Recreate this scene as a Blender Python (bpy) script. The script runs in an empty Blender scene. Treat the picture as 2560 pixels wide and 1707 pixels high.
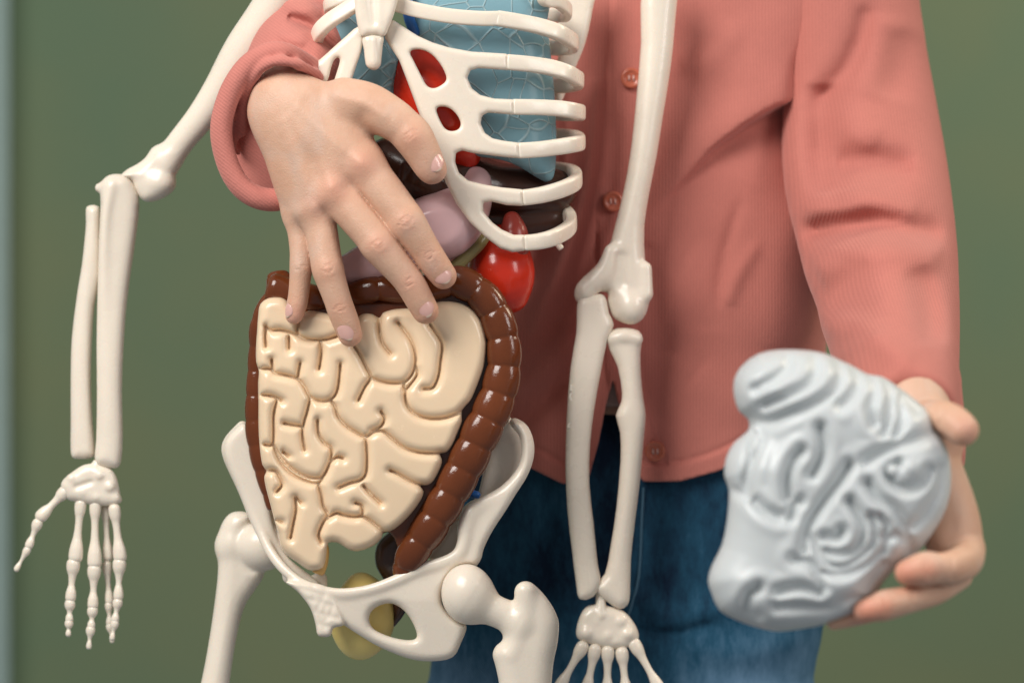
import bpy, math, random
import numpy as np
from mathutils import Vector
random.seed(4)
rng = np.random.default_rng(4)
sc = bpy.context.scene
COL = sc.collection
PI = math.pi

# ------------------------------------------------------------------ camera, light, exposure
U = 0.5 / 2560          # metres per drawing unit (the plane of the model is 0.5 m wide)
DC = 5120.0             # camera distance in drawing units (1 m)
CZ = 0.75               # camera height in metres
cam_d = bpy.data.cameras.new('camera')
cam = bpy.data.objects.new('camera', cam_d); COL.objects.link(cam)
cam.location = (0, -DC * U, CZ); cam.rotation_euler = (PI / 2, 0, 0)
cam_d.sensor_width = 36; cam_d.lens = 72; cam_d.clip_start = 0.05; cam_d.clip_end = 50
cam_d.dof.use_dof = True; cam_d.dof.focus_distance = 0.985; cam_d.dof.aperture_fstop = 4.4
sc.camera = cam
sc.view_settings.view_transform = 'Standard'; sc.view_settings.look = 'None'
sc.view_settings.gamma = 1; sc.view_settings.exposure = 0; sc.view_settings.use_curve_mapping = False
sc.render.engine = 'CYCLES'
sc.cycles.use_denoising = True
sc.cycles.max_bounces = 8
world = bpy.data.worlds.new('World'); sc.world = world; world.use_nodes = True
bg = world.node_tree.nodes['Background']
bg.inputs[0].default_value = (0.90, 0.95, 1.0, 1); bg.inputs[1].default_value = 0.24

def area(name, loc, target, size, energy, color, size_y=None):
    l = bpy.data.lights.new(name, 'AREA'); o = bpy.data.objects.new(name, l); COL.objects.link(o)
    l.size = size; l.energy = energy; l.color = color
    if size_y: l.shape = 'RECTANGLE'; l.size_y = size_y
    o.location = loc
    o.rotation_euler = (Vector(target) - Vector(loc)).to_track_quat('-Z', 'Y').to_euler()
    return o
area('window_light', (-0.85, -1.05, 1.75), (0, 0, 0.75), 0.85, 34, (1.0, 0.965, 0.92), 0.9)
area('side_light', (1.25, -1.0, 1.35), (0.05, 0, 0.72), 0.4, 9.5, (1.0, 0.96, 0.93), 0.9)
area('wall_light', (1.5, 0.35, 1.9), (0.5, 1.2, 0.7), 0.7, 17, (1.0, 0.86, 0.64))

# ------------------------------------------------------------------ geometry helpers (drawing space: x right, y down, z to camera)
def crop(x0, y0, s):
    def f(*pts):
        return [(x0 + p[0] / s, y0 + p[1] / s) + tuple(p[2:]) for p in pts]
    return f
def rescale(f, s):
    return f
C1 = crop(0, 0, 2.614); C2 = crop(700, 0, 2.614); C3 = crop(500, 150, 2.091); C4 = crop(600, 650, 1.96)
C5 = crop(500, 1000, 2.218); C6 = crop(0, 400, 1.206); C7 = crop(1350, 600, 1.4165); C8 = crop(1700, 800, 1.742)
FD = crop(0, 0, 0.91875); C9 = crop(1400, 0, 1.568)

def to_world(p):
    p = np.asarray(p, float); k = (1 - p[:, 2] / DC) * U
    return np.stack([(p[:, 0] - 1280) * k, -p[:, 2] * U, CZ - (p[:, 1] - 853.5) * k], 1)

def cr(pts, n=6, closed=False):
    P = np.array(pts, float); m = len(P); out = []
    if m < 3 and not closed:
        t = np.linspace(0, 1, n + 1)[:, None]; return P[0] + (P[1] - P[0]) * t
    rngi = range(m) if closed else range(m - 1)
    for i in rngi:
        if closed: a, b, c, d = P[(i - 1) % m], P[i], P[(i + 1) % m], P[(i + 2) % m]
        else: a, b, c, d = P[max(i - 1, 0)], P[i], P[i + 1], P[min(i + 2, m - 1)]
        for j in range(n):
            t = j / n
            out.append(0.5 * (2 * b + (c - a) * t + (2 * a - 5 * b + 4 * c - d) * t * t + (3 * b - a - 3 * c + d) * t ** 3))
    if not closed: out.append(P[-1])
    return np.array(out)

def seg_dist2(x, y, pts, closed=False):
    d = np.full(np.broadcast(x, y).shape, 1e9, np.float32); P = np.asarray(pts, float)[:, :2]
    n = len(P)
    for i in range(n if closed else n - 1):
        a, b = P[i], P[(i + 1) % n]; e = b - a; L = max(e @ e, 1e-9)
        t = np.clip(((x - a[0]) * e[0] + (y - a[1]) * e[1]) / L, 0, 1)
        d = np.minimum(d, (x - a[0] - t * e[0]) ** 2 + (y - a[1] - t * e[1]) ** 2)
    return np.sqrt(d)

def poly_sd(x, y, pts, n=3):
    """signed distance to a closed outline, positive inside"""
    P = cr(pts, n, True) if n > 1 else np.array(pts, float)
    P = P[:, :2]
    d = seg_dist2(x, y, P, True)
    ins = np.zeros(d.shape, bool)
    for i in range(len(P)):
        a, b = P[i], P[(i + 1) % len(P)]
        if a[1] == b[1]: continue
        c = ((a[1] > y) != (b[1] > y)) & (x < (b[0] - a[0]) * (y - a[1]) / (b[1] - a[1]) + a[0])
        ins ^= c
    return np.where(ins, d, -d)

def smin(a, b, k):
    if k <= 0: return np.minimum(a, b)
    h = np.clip(0.5 + 0.5 * (b - a) / k, 0, 1)
    return b + (a - b) * h - k * h * (1 - h)

def surface_nets(F, o, h):
    s = F < 0
    nx, ny, nz = F.shape
    cnt = np.zeros((nx - 1, ny - 1, nz - 1), np.int8)
    for i in (0, 1):
        for j in (0, 1):
            for k in (0, 1):
                cnt += s[i:nx - 1 + i, j:ny - 1 + j, k:nz - 1 + k]
    cells = np.argwhere((cnt > 0) & (cnt < 8))
    idx = np.full(cnt.shape, -1, np.int64); idx[tuple(cells.T)] = np.arange(len(cells))
    pos = np.zeros((len(cells), 3)); num = np.zeros(len(cells))
    corners = [(i, j, k) for i in (0, 1) for j in (0, 1) for k in (0, 1)]
    for a in corners:
        for ax in range(3):
            if a[ax]: continue
            b = list(a); b[ax] = 1
            fa = F[cells[:, 0] + a[0], cells[:, 1] + a[1], cells[:, 2] + a[2]]
            fb = F[cells[:, 0] + b[0], cells[:, 1] + b[1], cells[:, 2] + b[2]]
            m = (fa < 0) != (fb < 0)
            t = np.where(m, fa / np.where(m, fa - fb, 1), 0)
            p = np.tile(np.array(a, float), (len(cells), 1)); p[:, ax] = t
            pos += p * m[:, None]; num += m
    V = (cells + pos / num[:, None]) * h + np.array(o)
    faces = []
    for ax in range(3):
        u, v = (ax + 1) % 3, (ax + 2) % 3
        sl0 = [slice(1, n - 1) for n in F.shape]; sl1 = list(sl0)
        sl0[ax] = slice(0, F.shape[ax] - 1); sl1[ax] = slice(1, F.shape[ax])
        A = s[tuple(sl0)]; B = s[tuple(sl1)]
        e = np.argwhere(A != B); inside0 = A[tuple(e.T)]
        off = np.array([1, 1, 1]); off[ax] = 0
        e = e + off
        q = []
        for du, dv in ((-1, -1), (0, -1), (0, 0), (-1, 0)):
            c = e.copy(); c[:, u] += du; c[:, v] += dv
            q.append(idx[c[:, 0], c[:, 1], c[:, 2]])
        q = np.stack(q, 1)
        q[~inside0] = q[~inside0][:, ::-1]
        faces.append(q)
    return V, np.concatenate(faces)

class Grid:
    def __init__(s, x0, x1, y0, y1, z0, z1, h):
        s.h = h; s.o = (x0, y0, z0)
        s.x = np.arange(x0, x1 + h, h, dtype=np.float32); s.y = np.arange(y0, y1 + h, h, dtype=np.float32); s.z = np.arange(z0, z1 + h, h, dtype=np.float32)
        s.F = np.full((len(s.x), len(s.y), len(s.z)), 60.0, np.float32)
    def sl(s, lo, hi):
        r = []
        for a, l, h_ in zip((s.x, s.y, s.z), lo, hi):
            i = np.searchsorted(a, l); j = np.searchsorted(a, h_)
            r.append(slice(max(i - 1, 0), min(j + 1, len(a))))
        return tuple(r)
    def co(s, S):
        return s.x[S[0]][:, None, None], s.y[S[1]][None, :, None], s.z[S[2]][None, None, :]
    def xy(s):
        return s.x[:, None], s.y[None, :]
    def chain_f(s, pts, n=5, pad=20, flat=1.0, T=None):
        P = cr(pts, n); R = P[:, 3].max() * max(1, 1 / flat) + pad
        S = s.sl(P[:, :3].min(0) - R, P[:, :3].max(0) + R)
        T = np.full([q.stop - q.start for q in S], 60.0, np.float32)
        for a, b in zip(P[:-1], P[1:]):
            r = max(a[3], b[3]) / min(flat, 1) + pad
            S2 = s.sl(np.minimum(a[:3], b[:3]) - r, np.maximum(a[:3], b[:3]) + r)
            L = tuple(slice(q.start - w.start, q.stop - w.start) for q, w in zip(S2, S))
            x, y, z = s.co(S2); e = b[:3] - a[:3]; ee = max(e @ e, 1e-9)
            t = np.clip(((x - a[0]) * e[0] + (y - a[1]) * e[1] + (z - a[2]) * e[2]) / ee, 0, 1)
            d = np.sqrt((x - a[0] - t * e[0]) ** 2 + (y - a[1] - t * e[1]) ** 2 + ((z - a[2] - t * e[2]) * flat) ** 2) - (a[3] + (b[3] - a[3]) * t)
            T[L] = np.minimum(T[L], d)
        return S, T
    def chain(s, pts, k=8, n=5, flat=1.0, sub=False):
        S, T = s.chain_f(pts, n, 20 + k, flat)
        if sub: s.F[S] = -smin(-s.F[S], T, k)
        else: s.F[S] = smin(s.F[S], T, k)
        return s
    def ell(s, c, r, k=8, rot=0, sub=False):
        R = max(r) + 20 + k
        S = s.sl(np.array(c) - R, np.array(c) + R); x, y, z = s.co(S)
        cs, sn = math.cos(rot), math.sin(rot)
        X = (x - c[0]) * cs + (y - c[1]) * sn; Y = -(x - c[0]) * sn + (y - c[1]) * cs; Z = z - c[2]
        k0 = np.sqrt((X / r[0]) ** 2 + (Y / r[1]) ** 2 + (Z / r[2]) ** 2); k1 = np.sqrt((X / r[0] ** 2) ** 2 + (Y / r[1] ** 2) ** 2 + (Z / r[2] ** 2) ** 2) + 1e-9
        T = k0 * (k0 - 1) / k1
        if sub: s.F[S] = -smin(-s.F[S], T, k)
        else: s.F[S] = smin(s.F[S], T, k)
        return s
    def infl_f(s, d, w, T, zc, p=2.0):
        q = np.clip((w - d) / w, 0, None)[:, :, None]
        T = np.asarray(T, np.float32); zc = np.asarray(zc, np.float32)
        if T.ndim == 2: T = T[:, :, None]
        if zc.ndim == 2: zc = zc[:, :, None]
        r = (q ** p + (np.abs(s.z[None, None, :] - zc) / T) ** p) ** (1 / p)
        return ((r - 1) * min(w, float(np.max(T)))).astype(np.float32)
    def infl(s, d, w, T, zc, p=2.0, k=8):
        s.F = smin(s.F, s.infl_f(d, w, T, zc, p), k); return s
    def mesh(s):
        F = s.F
        for ax in range(3):
            F = np.moveaxis(F, ax, 0); F[0] = np.maximum(F[0], 1); F[-1] = np.maximum(F[-1], 1); F = np.moveaxis(F, 0, ax)
        V, Q = surface_nets(F, s.o, s.h)
        return V, Q

def relax(V, Q, it=2, lam=0.5):
    e = np.concatenate([Q[:, [0, 1]], Q[:, [1, 2]], Q[:, [2, 3]], Q[:, [3, 0]]])
    for _ in range(it):
        A = np.zeros_like(V); c = np.zeros(len(V))
        for i in range(3):
            A[:, i] = np.bincount(e[:, 0], V[e[:, 1], i], len(V)) + np.bincount(e[:, 1], V[e[:, 0], i], len(V))
        c = np.bincount(e[:, 0], minlength=len(V)) + np.bincount(e[:, 1], minlength=len(V))
        V = V + lam * (A / np.maximum(c, 1)[:, None] - V)
    return V

def sweep(pts, a, b, up=(0, 0, 1), n=16, p=2.6, sub=6, cap=True, mod=None):
    """tube along pts; a = half size along 'side', b = half size along 'up'; rounded-rectangle section"""
    P = cr(pts, sub); m = len(P)
    aa = np.interp(np.linspace(0, 1, m), np.linspace(0, 1, len(np.atleast_1d(a))), np.atleast_1d(a)) if np.ndim(a) else np.full(m, float(a))
    bb = np.interp(np.linspace(0, 1, m), np.linspace(0, 1, len(np.atleast_1d(b))), np.atleast_1d(b)) if np.ndim(b) else np.full(m, float(b))
    T = np.gradient(P, axis=0); T /= np.linalg.norm(T, axis=1)[:, None] + 1e-9
    up = np.array(up, float)
    UPS = np.tile(up, (m, 1)) if up.ndim == 1 else cr(up, sub)
    S = np.cross(UPS, T); S /= np.linalg.norm(S, axis=1)[:, None] + 1e-9
    N = np.cross(T, S)
    th = np.arange(n) / n * 2 * PI
    cx = np.sign(np.cos(th)) * np.abs(np.cos(th)) ** (2 / p); cy = np.sign(np.sin(th)) * np.abs(np.sin(th)) ** (2 / p)
    L = np.concatenate([[0], np.cumsum(np.linalg.norm(np.diff(P, axis=0), axis=1))])
    if mod is not None:
        f = mod(L); aa = aa * f; bb = bb * f
    rings = []
    def ring(i, sc_, off):
        return P[i] + T[i] * off + S[i] * (aa[i] * sc_) * cx[:, None] + N[i] * (bb[i] * sc_) * cy[:, None]
    if cap:
        rr = min(aa[0], bb[0])
        for q in (0.02, 0.5, 0.8, 0.95): rings.append(ring(0, q ** 0.35 if q > .1 else 0.02, -rr * math.sqrt(max(0, 1 - q * q)) * 0.5))
    for i in range(m): rings.append(ring(i, 1, 0))
    if cap:
        rr = min(aa[-1], bb[-1])
        for q in (0.95, 0.8, 0.5, 0.02): rings.append(ring(m - 1, q ** 0.35 if q > .1 else 0.02, rr * math.sqrt(max(0, 1 - q * q)) * 0.5))
    V = np.concatenate(rings); k = len(rings)
    i = np.arange(k - 1)[:, None] * n; j = np.arange(n)[None, :]; j2 = (j + 1) % n
    Q = np.stack([i + j, i + j2, i + n + j2, i + n + j], -1).reshape(-1, 4)
    return V, Q

def loc_of(p): return to_world(np.array([p], float))[0]

def make(name, parts, mats, parent=None, smooth=True, origin=None, attr=None):
    """parts: list of (V, Q) or (V, Q, material index) in drawing space -> ONE mesh object"""
    if isinstance(parts, tuple): parts = [parts]
    if not isinstance(mats, (list, tuple)): mats = [mats]
    Vs, Qs, Ms, n = [], [], [], 0
    for p in parts:
        Vs.append(to_world(p[0])); Qs.append(np.asarray(p[1])[:, ::-1] + n); Ms.append(np.full(len(p[1]), p[2] if len(p) > 2 else 0)); n += len(p[0])
    V = np.concatenate(Vs); Q = np.concatenate(Qs); M = np.concatenate(Ms)
    o = np.array(origin) if origin is not None else (V.min(0) + V.max(0)) / 2
    if origin is None and parent is None: o[2] = V[:, 2].min()
    me = bpy.data.meshes.new(name)
    me.vertices.add(len(V)); me.vertices.foreach_set('co', (V - o).ravel())
    me.loops.add(Q.size); me.loops.foreach_set('vertex_index', Q.ravel().astype(np.int32))
    me.polygons.add(len(Q)); me.polygons.foreach_set('loop_start', np.arange(0, Q.size, 4, dtype=np.int32))
    me.polygons.foreach_set('material_index', M.astype(np.int32))
    if smooth: me.polygons.foreach_set('use_smooth', np.ones(len(Q), bool))
    for m in mats: me.materials.append(m)
    if attr is not None:
        for k_, v_ in attr.items():
            at = me.attributes.new(k_, 'FLOAT', 'POINT'); at.data.foreach_set('value', v_.astype(np.float32))
    me.update(calc_edges=True); me.validate()
    ob = bpy.data.objects.new(name, me); COL.objects.link(ob)
    place(ob, o, parent)
    return ob
WL = {}
def place(ob, o, parent):
    WL[ob.name] = np.array(o, float)
    if parent is not None:
        ob.parent = parent; ob.location = Vector(o - WL[parent.name])
    else: ob.location = Vector(o)
def thing(name, label, cat, p, group=None):
    o = bpy.data.objects.new(name, None); COL.objects.link(o); o.empty_display_size = 0.02
    place(o, loc_of(p), None); tag(o, label, cat, group); return o
def tag(o, label, cat=None, group=None):
    o['label'] = label
    if cat: o['category'] = cat
    if group: o['group'] = group
    return o

# ------------------------------------------------------------------ materials
def nodes(name):
    m = bpy.data.materials.new(name); m.use_nodes = True
    nt = m.node_tree; return m, nt, nt.nodes['Principled BSDF']
def N(nt, t, **kw):
    n = nt.nodes.new(t)
    for k, v in kw.items():
        if k in n.inputs: n.inputs[k].default_value = v
        else: setattr(n, k, v)
    return n
def plastic(name, col, rough=0.35, var=0.06, bump=0.15, bscale=900, sss=0.0, coat=0.0, spec=0.5, rad=(1, .5, .3), sscale=0.004, dark=None):
    m, nt, b = nodes(name); L = nt.links.new
    tc = N(nt, 'ShaderNodeTexCoord')
    n1 = N(nt, 'ShaderNodeTexNoise', Scale=22, Detail=5, Roughness=0.6); L(tc.outputs['Object'], n1.inputs['Vector'])
    ramp = N(nt, 'ShaderNodeValToRGB'); c = np.array(col)
    c0 = c * (1 - var) if dark is None else np.array(dark)
    ramp.color_ramp.elements[0].position = 0.3; ramp.color_ramp.elements[1].position = 0.7
    ramp.color_ramp.elements[0].color = (*c0, 1); ramp.color_ramp.elements[1].color = (*np.minimum(c * (1 + var * .5), 1), 1)
    L(n1.outputs['Fac'], ramp.inputs[0]); L(ramp.outputs[0], b.inputs['Base Color'])
    n2 = N(nt, 'ShaderNodeTexNoise', Scale=bscale, Detail=3); L(tc.outputs['Object'], n2.inputs['Vector'])
    n3 = N(nt, 'ShaderNodeTexNoise', Scale=90, Detail=3); L(tc.outputs['Object'], n3.inputs['Vector'])
    ad = N(nt, 'ShaderNodeMath', operation='MULTIPLY_ADD'); L(n3.outputs['Fac'], ad.inputs[0]); ad.inputs[1].default_value = 2.0; L(n2.outputs['Fac'], ad.inputs[2])
    bp = N(nt, 'ShaderNodeBump', Strength=bump, Distance=0.0004); L(ad.outputs[0], bp.inputs['Height']); L(bp.outputs[0], b.inputs['Normal'])
    mr = N(nt, 'ShaderNodeMapRange'); mr.inputs['To Min'].default_value = rough * .85; mr.inputs['To Max'].default_value = rough * 1.2
    L(n3.outputs['Fac'], mr.inputs['Value']); L(mr.outputs[0], b.inputs['Roughness'])
    b.inputs['Specular IOR Level'].default_value = spec
    b.inputs['Coat Weight'].default_value = coat; b.inputs['Coat Roughness'].default_value = 0.12
    if sss: b.inputs['Subsurface Weight'].default_value = sss; b.inputs['Subsurface Radius'].default_value = rad; b.inputs['Subsurface Scale'].default_value = sscale
    return m
M = {}
M['bone'] = plastic('bone_plastic', (0.80, 0.71, 0.595), 0.27, 0.05, 0.12, 700, sss=0.15)
M['cream'] = plastic('cream_plastic', (0.80, 0.61, 0.415), 0.25, 0.05, 0.10, 700, sss=0.15)
M['brown'] = plastic('brown_plastic', (0.135, 0.034, 0.010), 0.16, 0.25, 0.25, 800)
M['liver'] = plastic('dark_plastic', (0.06, 0.024, 0.015), 0.25, 0.2, 0.2, 500)
M['mauve'] = plastic('mauve_plastic', (0.66, 0.43, 0.44), 0.22, 0.06, 0.08, 600, sss=0.1)
M['olive'] = plastic('olive_plastic', (0.27, 0.23, 0.09), 0.3)
M['red'] = plastic('red_plastic', (0.62, 0.032, 0.012), 0.2, 0.15, 0.08, 600)
M['darkred'] = plastic('dark_red_plastic', (0.33, 0.045, 0.032), 0.28, 0.2, 0.1, 600)
M['yellow'] = plastic('yellow_plastic', (0.90, 0.70, 0.24), 0.32, 0.08, 0.2, 600, sss=0.1)
M['ochre'] = plastic('ochre_plastic', (0.66, 0.38, 0.12), 0.3)
M['blue'] = plastic('blue_plastic', (0.02, 0.13, 0.42), 0.3)
M['brain'] = plastic('grey_foam', (0.57, 0.60, 0.605), 0.38, 0.03, 0.06, 500, sss=0.1)
M['nail'] = plastic('nail', (0.72, 0.41, 0.35), 0.2, 0.04, 0.05, 500, sss=0.1, coat=0.2)
M['nailtip'] = plastic('nail_edge', (0.70, 0.52, 0.40), 0.35)
M['button'] = plastic('button_plastic', (0.55, 0.15, 0.085), 0.22, 0.1, 0.1, 600)
M['thread'] = plastic('thread', (0.78, 0.5, 0.44), 0.8)

def lung_mat():
    m, nt, b = nodes('lung_plastic'); L = nt.links.new
    tc = N(nt, 'ShaderNodeTexCoord')
    nz = N(nt, 'ShaderNodeTexNoise', Scale=14, Detail=2); L(tc.outputs['Object'], nz.inputs['Vector'])
    mx = N(nt, 'ShaderNodeMixRGB', blend_type='LINEAR_LIGHT'); mx.inputs[0].default_value = 0.02
    L(tc.outputs['Object'], mx.inputs[1]); L(nz.outputs['Color'], mx.inputs[2])
    v = N(nt, 'ShaderNodeTexVoronoi', feature='DISTANCE_TO_EDGE', Scale=72); L(mx.outputs[0], v.inputs['Vector'])
    r = N(nt, 'ShaderNodeValToRGB'); r.color_ramp.elements[0].position = 0.0; r.color_ramp.elements[1].position = 0.045
    r.color_ramp.elements[0].color = (1, 1, 1, 1); r.color_ramp.elements[1].color = (0, 0, 0, 1)
    L(v.outputs['Distance'], r.inputs[0])
    c = N(nt, 'ShaderNodeMixRGB'); c.inputs[1].default_value = (0.25, 0.44, 0.51, 1); c.inputs[2].default_value = (0.50, 0.68, 0.72, 1)
    L(r.outputs[0], c.inputs[0]); L(c.outputs[0], b.inputs['Base Color'])
    bp = N(nt, 'ShaderNodeBump', Strength=0.6, Distance=0.0012); L(r.outputs[0], bp.inputs['Height']); L(bp.outputs[0], b.inputs['Normal'])
    b.inputs['Roughness'].default_value = 0.2; b.inputs['Transmission Weight'].default_value = 0.25; b.inputs['IOR'].default_value = 1.2
    return m
M['lung'] = lung_mat()

def skin_mat():
    m, nt, b = nodes('skin'); L = nt.links.new
    tc = N(nt, 'ShaderNodeTexCoord')
    n1 = N(nt, 'ShaderNodeTexNoise', Scale=45, Detail=5, Roughness=0.65); L(tc.outputs['Object'], n1.inputs['Vector'])
    r = N(nt, 'ShaderNodeValToRGB'); r.color_ramp.elements[0].position = 0.3; r.color_ramp.elements[1].position = 0.72
    r.color_ramp.elements[0].color = (0.60, 0.345, 0.23, 1); r.color_ramp.elements[1].color = (0.69, 0.445, 0.32, 1)
    L(n1.outputs['Fac'], r.inputs[0])
    at = N(nt, 'ShaderNodeAttribute', attribute_name='blush')
    mx = N(nt, 'ShaderNodeMixRGB'); mx.inputs[2].default_value = (0.68, 0.26, 0.175, 1)
    L(at.outputs['Fac'], mx.inputs[0]); nv = N(nt, 'ShaderNodeTexNoise', Scale=30, Detail=3, Distortion=1.2); L(tc.outputs['Object'], nv.inputs['Vector'])
    rv = N(nt, 'ShaderNodeMapRange'); rv.inputs['From Min'].default_value = 0.52; rv.inputs['From Max'].default_value = 0.70; rv.inputs['To Max'].default_value = 0.45; L(nv.outputs['Fac'], rv.inputs['Value'])
    mv = N(nt, 'ShaderNodeMixRGB'); mv.inputs[2].default_value = (0.60, 0.45, 0.37, 1); L(rv.outputs[0], mv.inputs[0]); L(r.outputs[0], mv.inputs[1])
    L(mv.outputs[0], mx.inputs[1]); L(mx.outputs[0], b.inputs['Base Color'])
    v = N(nt, 'ShaderNodeTexVoronoi', Scale=1500); L(tc.outputs['Object'], v.inputs['Vector'])
    n2 = N(nt, 'ShaderNodeTexNoise', Scale=420, Detail=4); L(tc.outputs['Object'], n2.inputs['Vector'])
    ad = N(nt, 'ShaderNodeMath', operation='ADD'); L(v.outputs['Distance'], ad.inputs[0]); L(n2.outputs['Fac'], ad.inputs[1])
    bp = N(nt, 'ShaderNodeBump', Strength=0.33, Distance=0.0004); L(ad.outputs[0], bp.inputs['Height']); L(bp.outputs[0], b.inputs['Normal'])
    b.inputs['Roughness'].default_value = 0.5; b.inputs['Specular IOR Level'].default_value = 0.4
    b.inputs['Subsurface Weight'].default_value = 0.16; b.inputs['Subsurface Radius'].default_value = (1, .35, .2); b.inputs['Subsurface Scale'].default_value = 0.004
    return m
M['skin'] = skin_mat()

def knit(name, col, ang=0.0, period=0.0017):
    m, nt, b = nodes(name); L = nt.links.new
    tc = N(nt, 'ShaderNodeTexCoord'); mp = N(nt, 'ShaderNodeMapping'); mp.inputs['Rotation'].default_value = (0, ang, 0)
    L(tc.outputs['Object'], mp.inputs['Vector'])
    w = N(nt, 'ShaderNodeTexWave', Scale=0.314 / period, Distortion=0.8, Detail=2); w.inputs['Detail Scale'].default_value = 3; L(mp.outputs[0], w.inputs['Vector'])
    w2 = N(nt, 'ShaderNodeTexWave', Scale=0.314 / (period * .8), Distortion=0.8, Detail=2, bands_direction='Z'); L(mp.outputs[0], w2.inputs['Vector'])
    n = N(nt, 'ShaderNodeTexNoise', Scale=900, Detail=4); L(tc.outputs['Object'], n.inputs['Vector'])
    n3 = N(nt, 'ShaderNodeTexNoise', Scale=18, Detail=5, Roughness=0.7); L(tc.outputs['Object'], n3.inputs['Vector'])
    a = N(nt, 'ShaderNodeMath', operation='MULTIPLY_ADD'); L(w2.outputs['Fac'], a.inputs[0]); a.inputs[1].default_value = 0.2; L(w.outputs['Fac'], a.inputs[2])
    a2 = N(nt, 'ShaderNodeMath', operation='MULTIPLY_ADD'); L(n.outputs['Fac'], a2.inputs[0]); a2.inputs[1].default_value = 1.6; L(a.outputs[0], a2.inputs[2])
    bp = N(nt, 'ShaderNodeBump', Strength=0.26, Distance=0.0005); L(a2.outputs[0], bp.inputs['Height']); L(bp.outputs[0], b.inputs['Normal'])
    mr = N(nt, 'ShaderNodeMapRange'); mr.inputs['From Max'].default_value = 3; mr.inputs['To Min'].default_value = 0.89; mr.inputs['To Max'].default_value = 1.09
    L(a2.outputs[0], mr.inputs['Value'])
    mr2 = N(nt, 'ShaderNodeMapRange'); mr2.inputs['From Min'].default_value = 0.3; mr2.inputs['From Max'].default_value = 0.7; mr2.inputs['To Min'].default_value = 0.93; mr2.inputs['To Max'].default_value = 1.05
    L(n3.outputs['Fac'], mr2.inputs['Value'])
    mu = N(nt, 'ShaderNodeMath', operation='MULTIPLY'); L(mr.outputs[0], mu.inputs[0]); L(mr2.outputs[0], mu.inputs[1])
    vm = N(nt, 'ShaderNodeVectorMath', operation='SCALE'); vm.inputs[0].default_value = col; L(mu.outputs[0], vm.inputs['Scale'])
    L(vm.outputs[0], b.inputs['Base Color'])
    b.inputs['Roughness'].default_value = 0.9; b.inputs['Specular IOR Level'].default_value = 0.15
    b.inputs['Sheen Weight'].default_value = 0.25; b.inputs['Sheen Roughness'].default_value = 0.5; b.inputs['Sheen Tint'].default_value = (1, .7, .65, 1)
    return m
PINK = (0.52, 0.178, 0.143)
M['knit'] = knit('pink_knit', PINK); M['knit_cuff'] = knit('pink_rib_knit', (0.57, 0.205, 0.168), 0.9, 0.0014)

def denim():
    m, nt, b = nodes('denim'); L = nt.links.new
    tc = N(nt, 'ShaderNodeTexCoord')
    mq = N(nt, 'ShaderNodeMapping'); mq.inputs['Scale'].default_value = (1.6, 1, 0.6); L(tc.outputs['Object'], mq.inputs[0])
    n = N(nt, 'ShaderNodeTexNoise', Scale=22, Detail=12, Roughness=0.78); L(mq.outputs[0], n.inputs['Vector'])
    sp = N(nt, 'ShaderNodeSeparateXYZ'); L(tc.outputs['Object'], sp.inputs[0])
    at = N(nt, 'ShaderNodeAttribute', attribute_name='fade')
    ad = N(nt, 'ShaderNodeMath', operation='ADD'); L(n.outputs['Fac'], ad.inputs[0]); L(at.outputs['Fac'], ad.inputs[1])
    r = N(nt, 'ShaderNodeValToRGB'); e = r.color_ramp.elements
    e[0].position = 0.44; e[0].color = (0.004, 0.015, 0.038, 1); e[1].position = 1.25 / 1.3; e[1].color = (0.12, 0.22, 0.33, 1)
    x = e.new(0.62); x.color = (0.014, 0.070, 0.125, 1)
    L(ad.outputs[0], r.inputs[0])
    mp = N(nt, 'ShaderNodeMapping'); mp.inputs['Rotation'].default_value = (0, 0.7, 0); L(tc.outputs['Object'], mp.inputs[0])
    w = N(nt, 'ShaderNodeTexWave', Scale=300, Distortion=1.5, Detail=2); L(mp.outputs[0], w.inputs['Vector'])
    bp = N(nt, 'ShaderNodeBump', Strength=0.5, Distance=0.0004); L(w.outputs['Fac'], bp.inputs['Height']); L(bp.outputs[0], b.inputs['Normal'])
    L(r.outputs[0], b.inputs['Base Color']); b.inputs['Roughness'].default_value = 0.85; b.inputs['Specular IOR Level'].default_value = 0.2
    return m
M['denim'] = denim()
M['seam'] = plastic('denim_seam', (0.05, 0.12, 0.18), 0.9)

def wall_mat():
    m, nt, b = nodes('green_wall'); L = nt.links.new
    tc = N(nt, 'ShaderNodeTexCoord')
    n = N(nt, 'ShaderNodeTexNoise', Scale=3.2, Detail=3); L(tc.outputs['Object'], n.inputs['Vector'])
    r = N(nt, 'ShaderNodeValToRGB'); e = r.color_ramp.elements
    e[0].position = 0.3; e[0].color = (0.100, 0.155, 0.090, 1); e[1].position = 0.7; e[1].color = (0.142, 0.165, 0.082, 1)
    L(n.outputs['Fac'], r.inputs[0]); L(r.outputs[0], b.inputs['Base Color']); b.inputs['Roughness'].default_value = 0.8
    return m
M['wall'] = wall_mat()
M['trim'] = plastic('pale_blue_paint', (0.50, 0.66, 0.72), 0.5)

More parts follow.
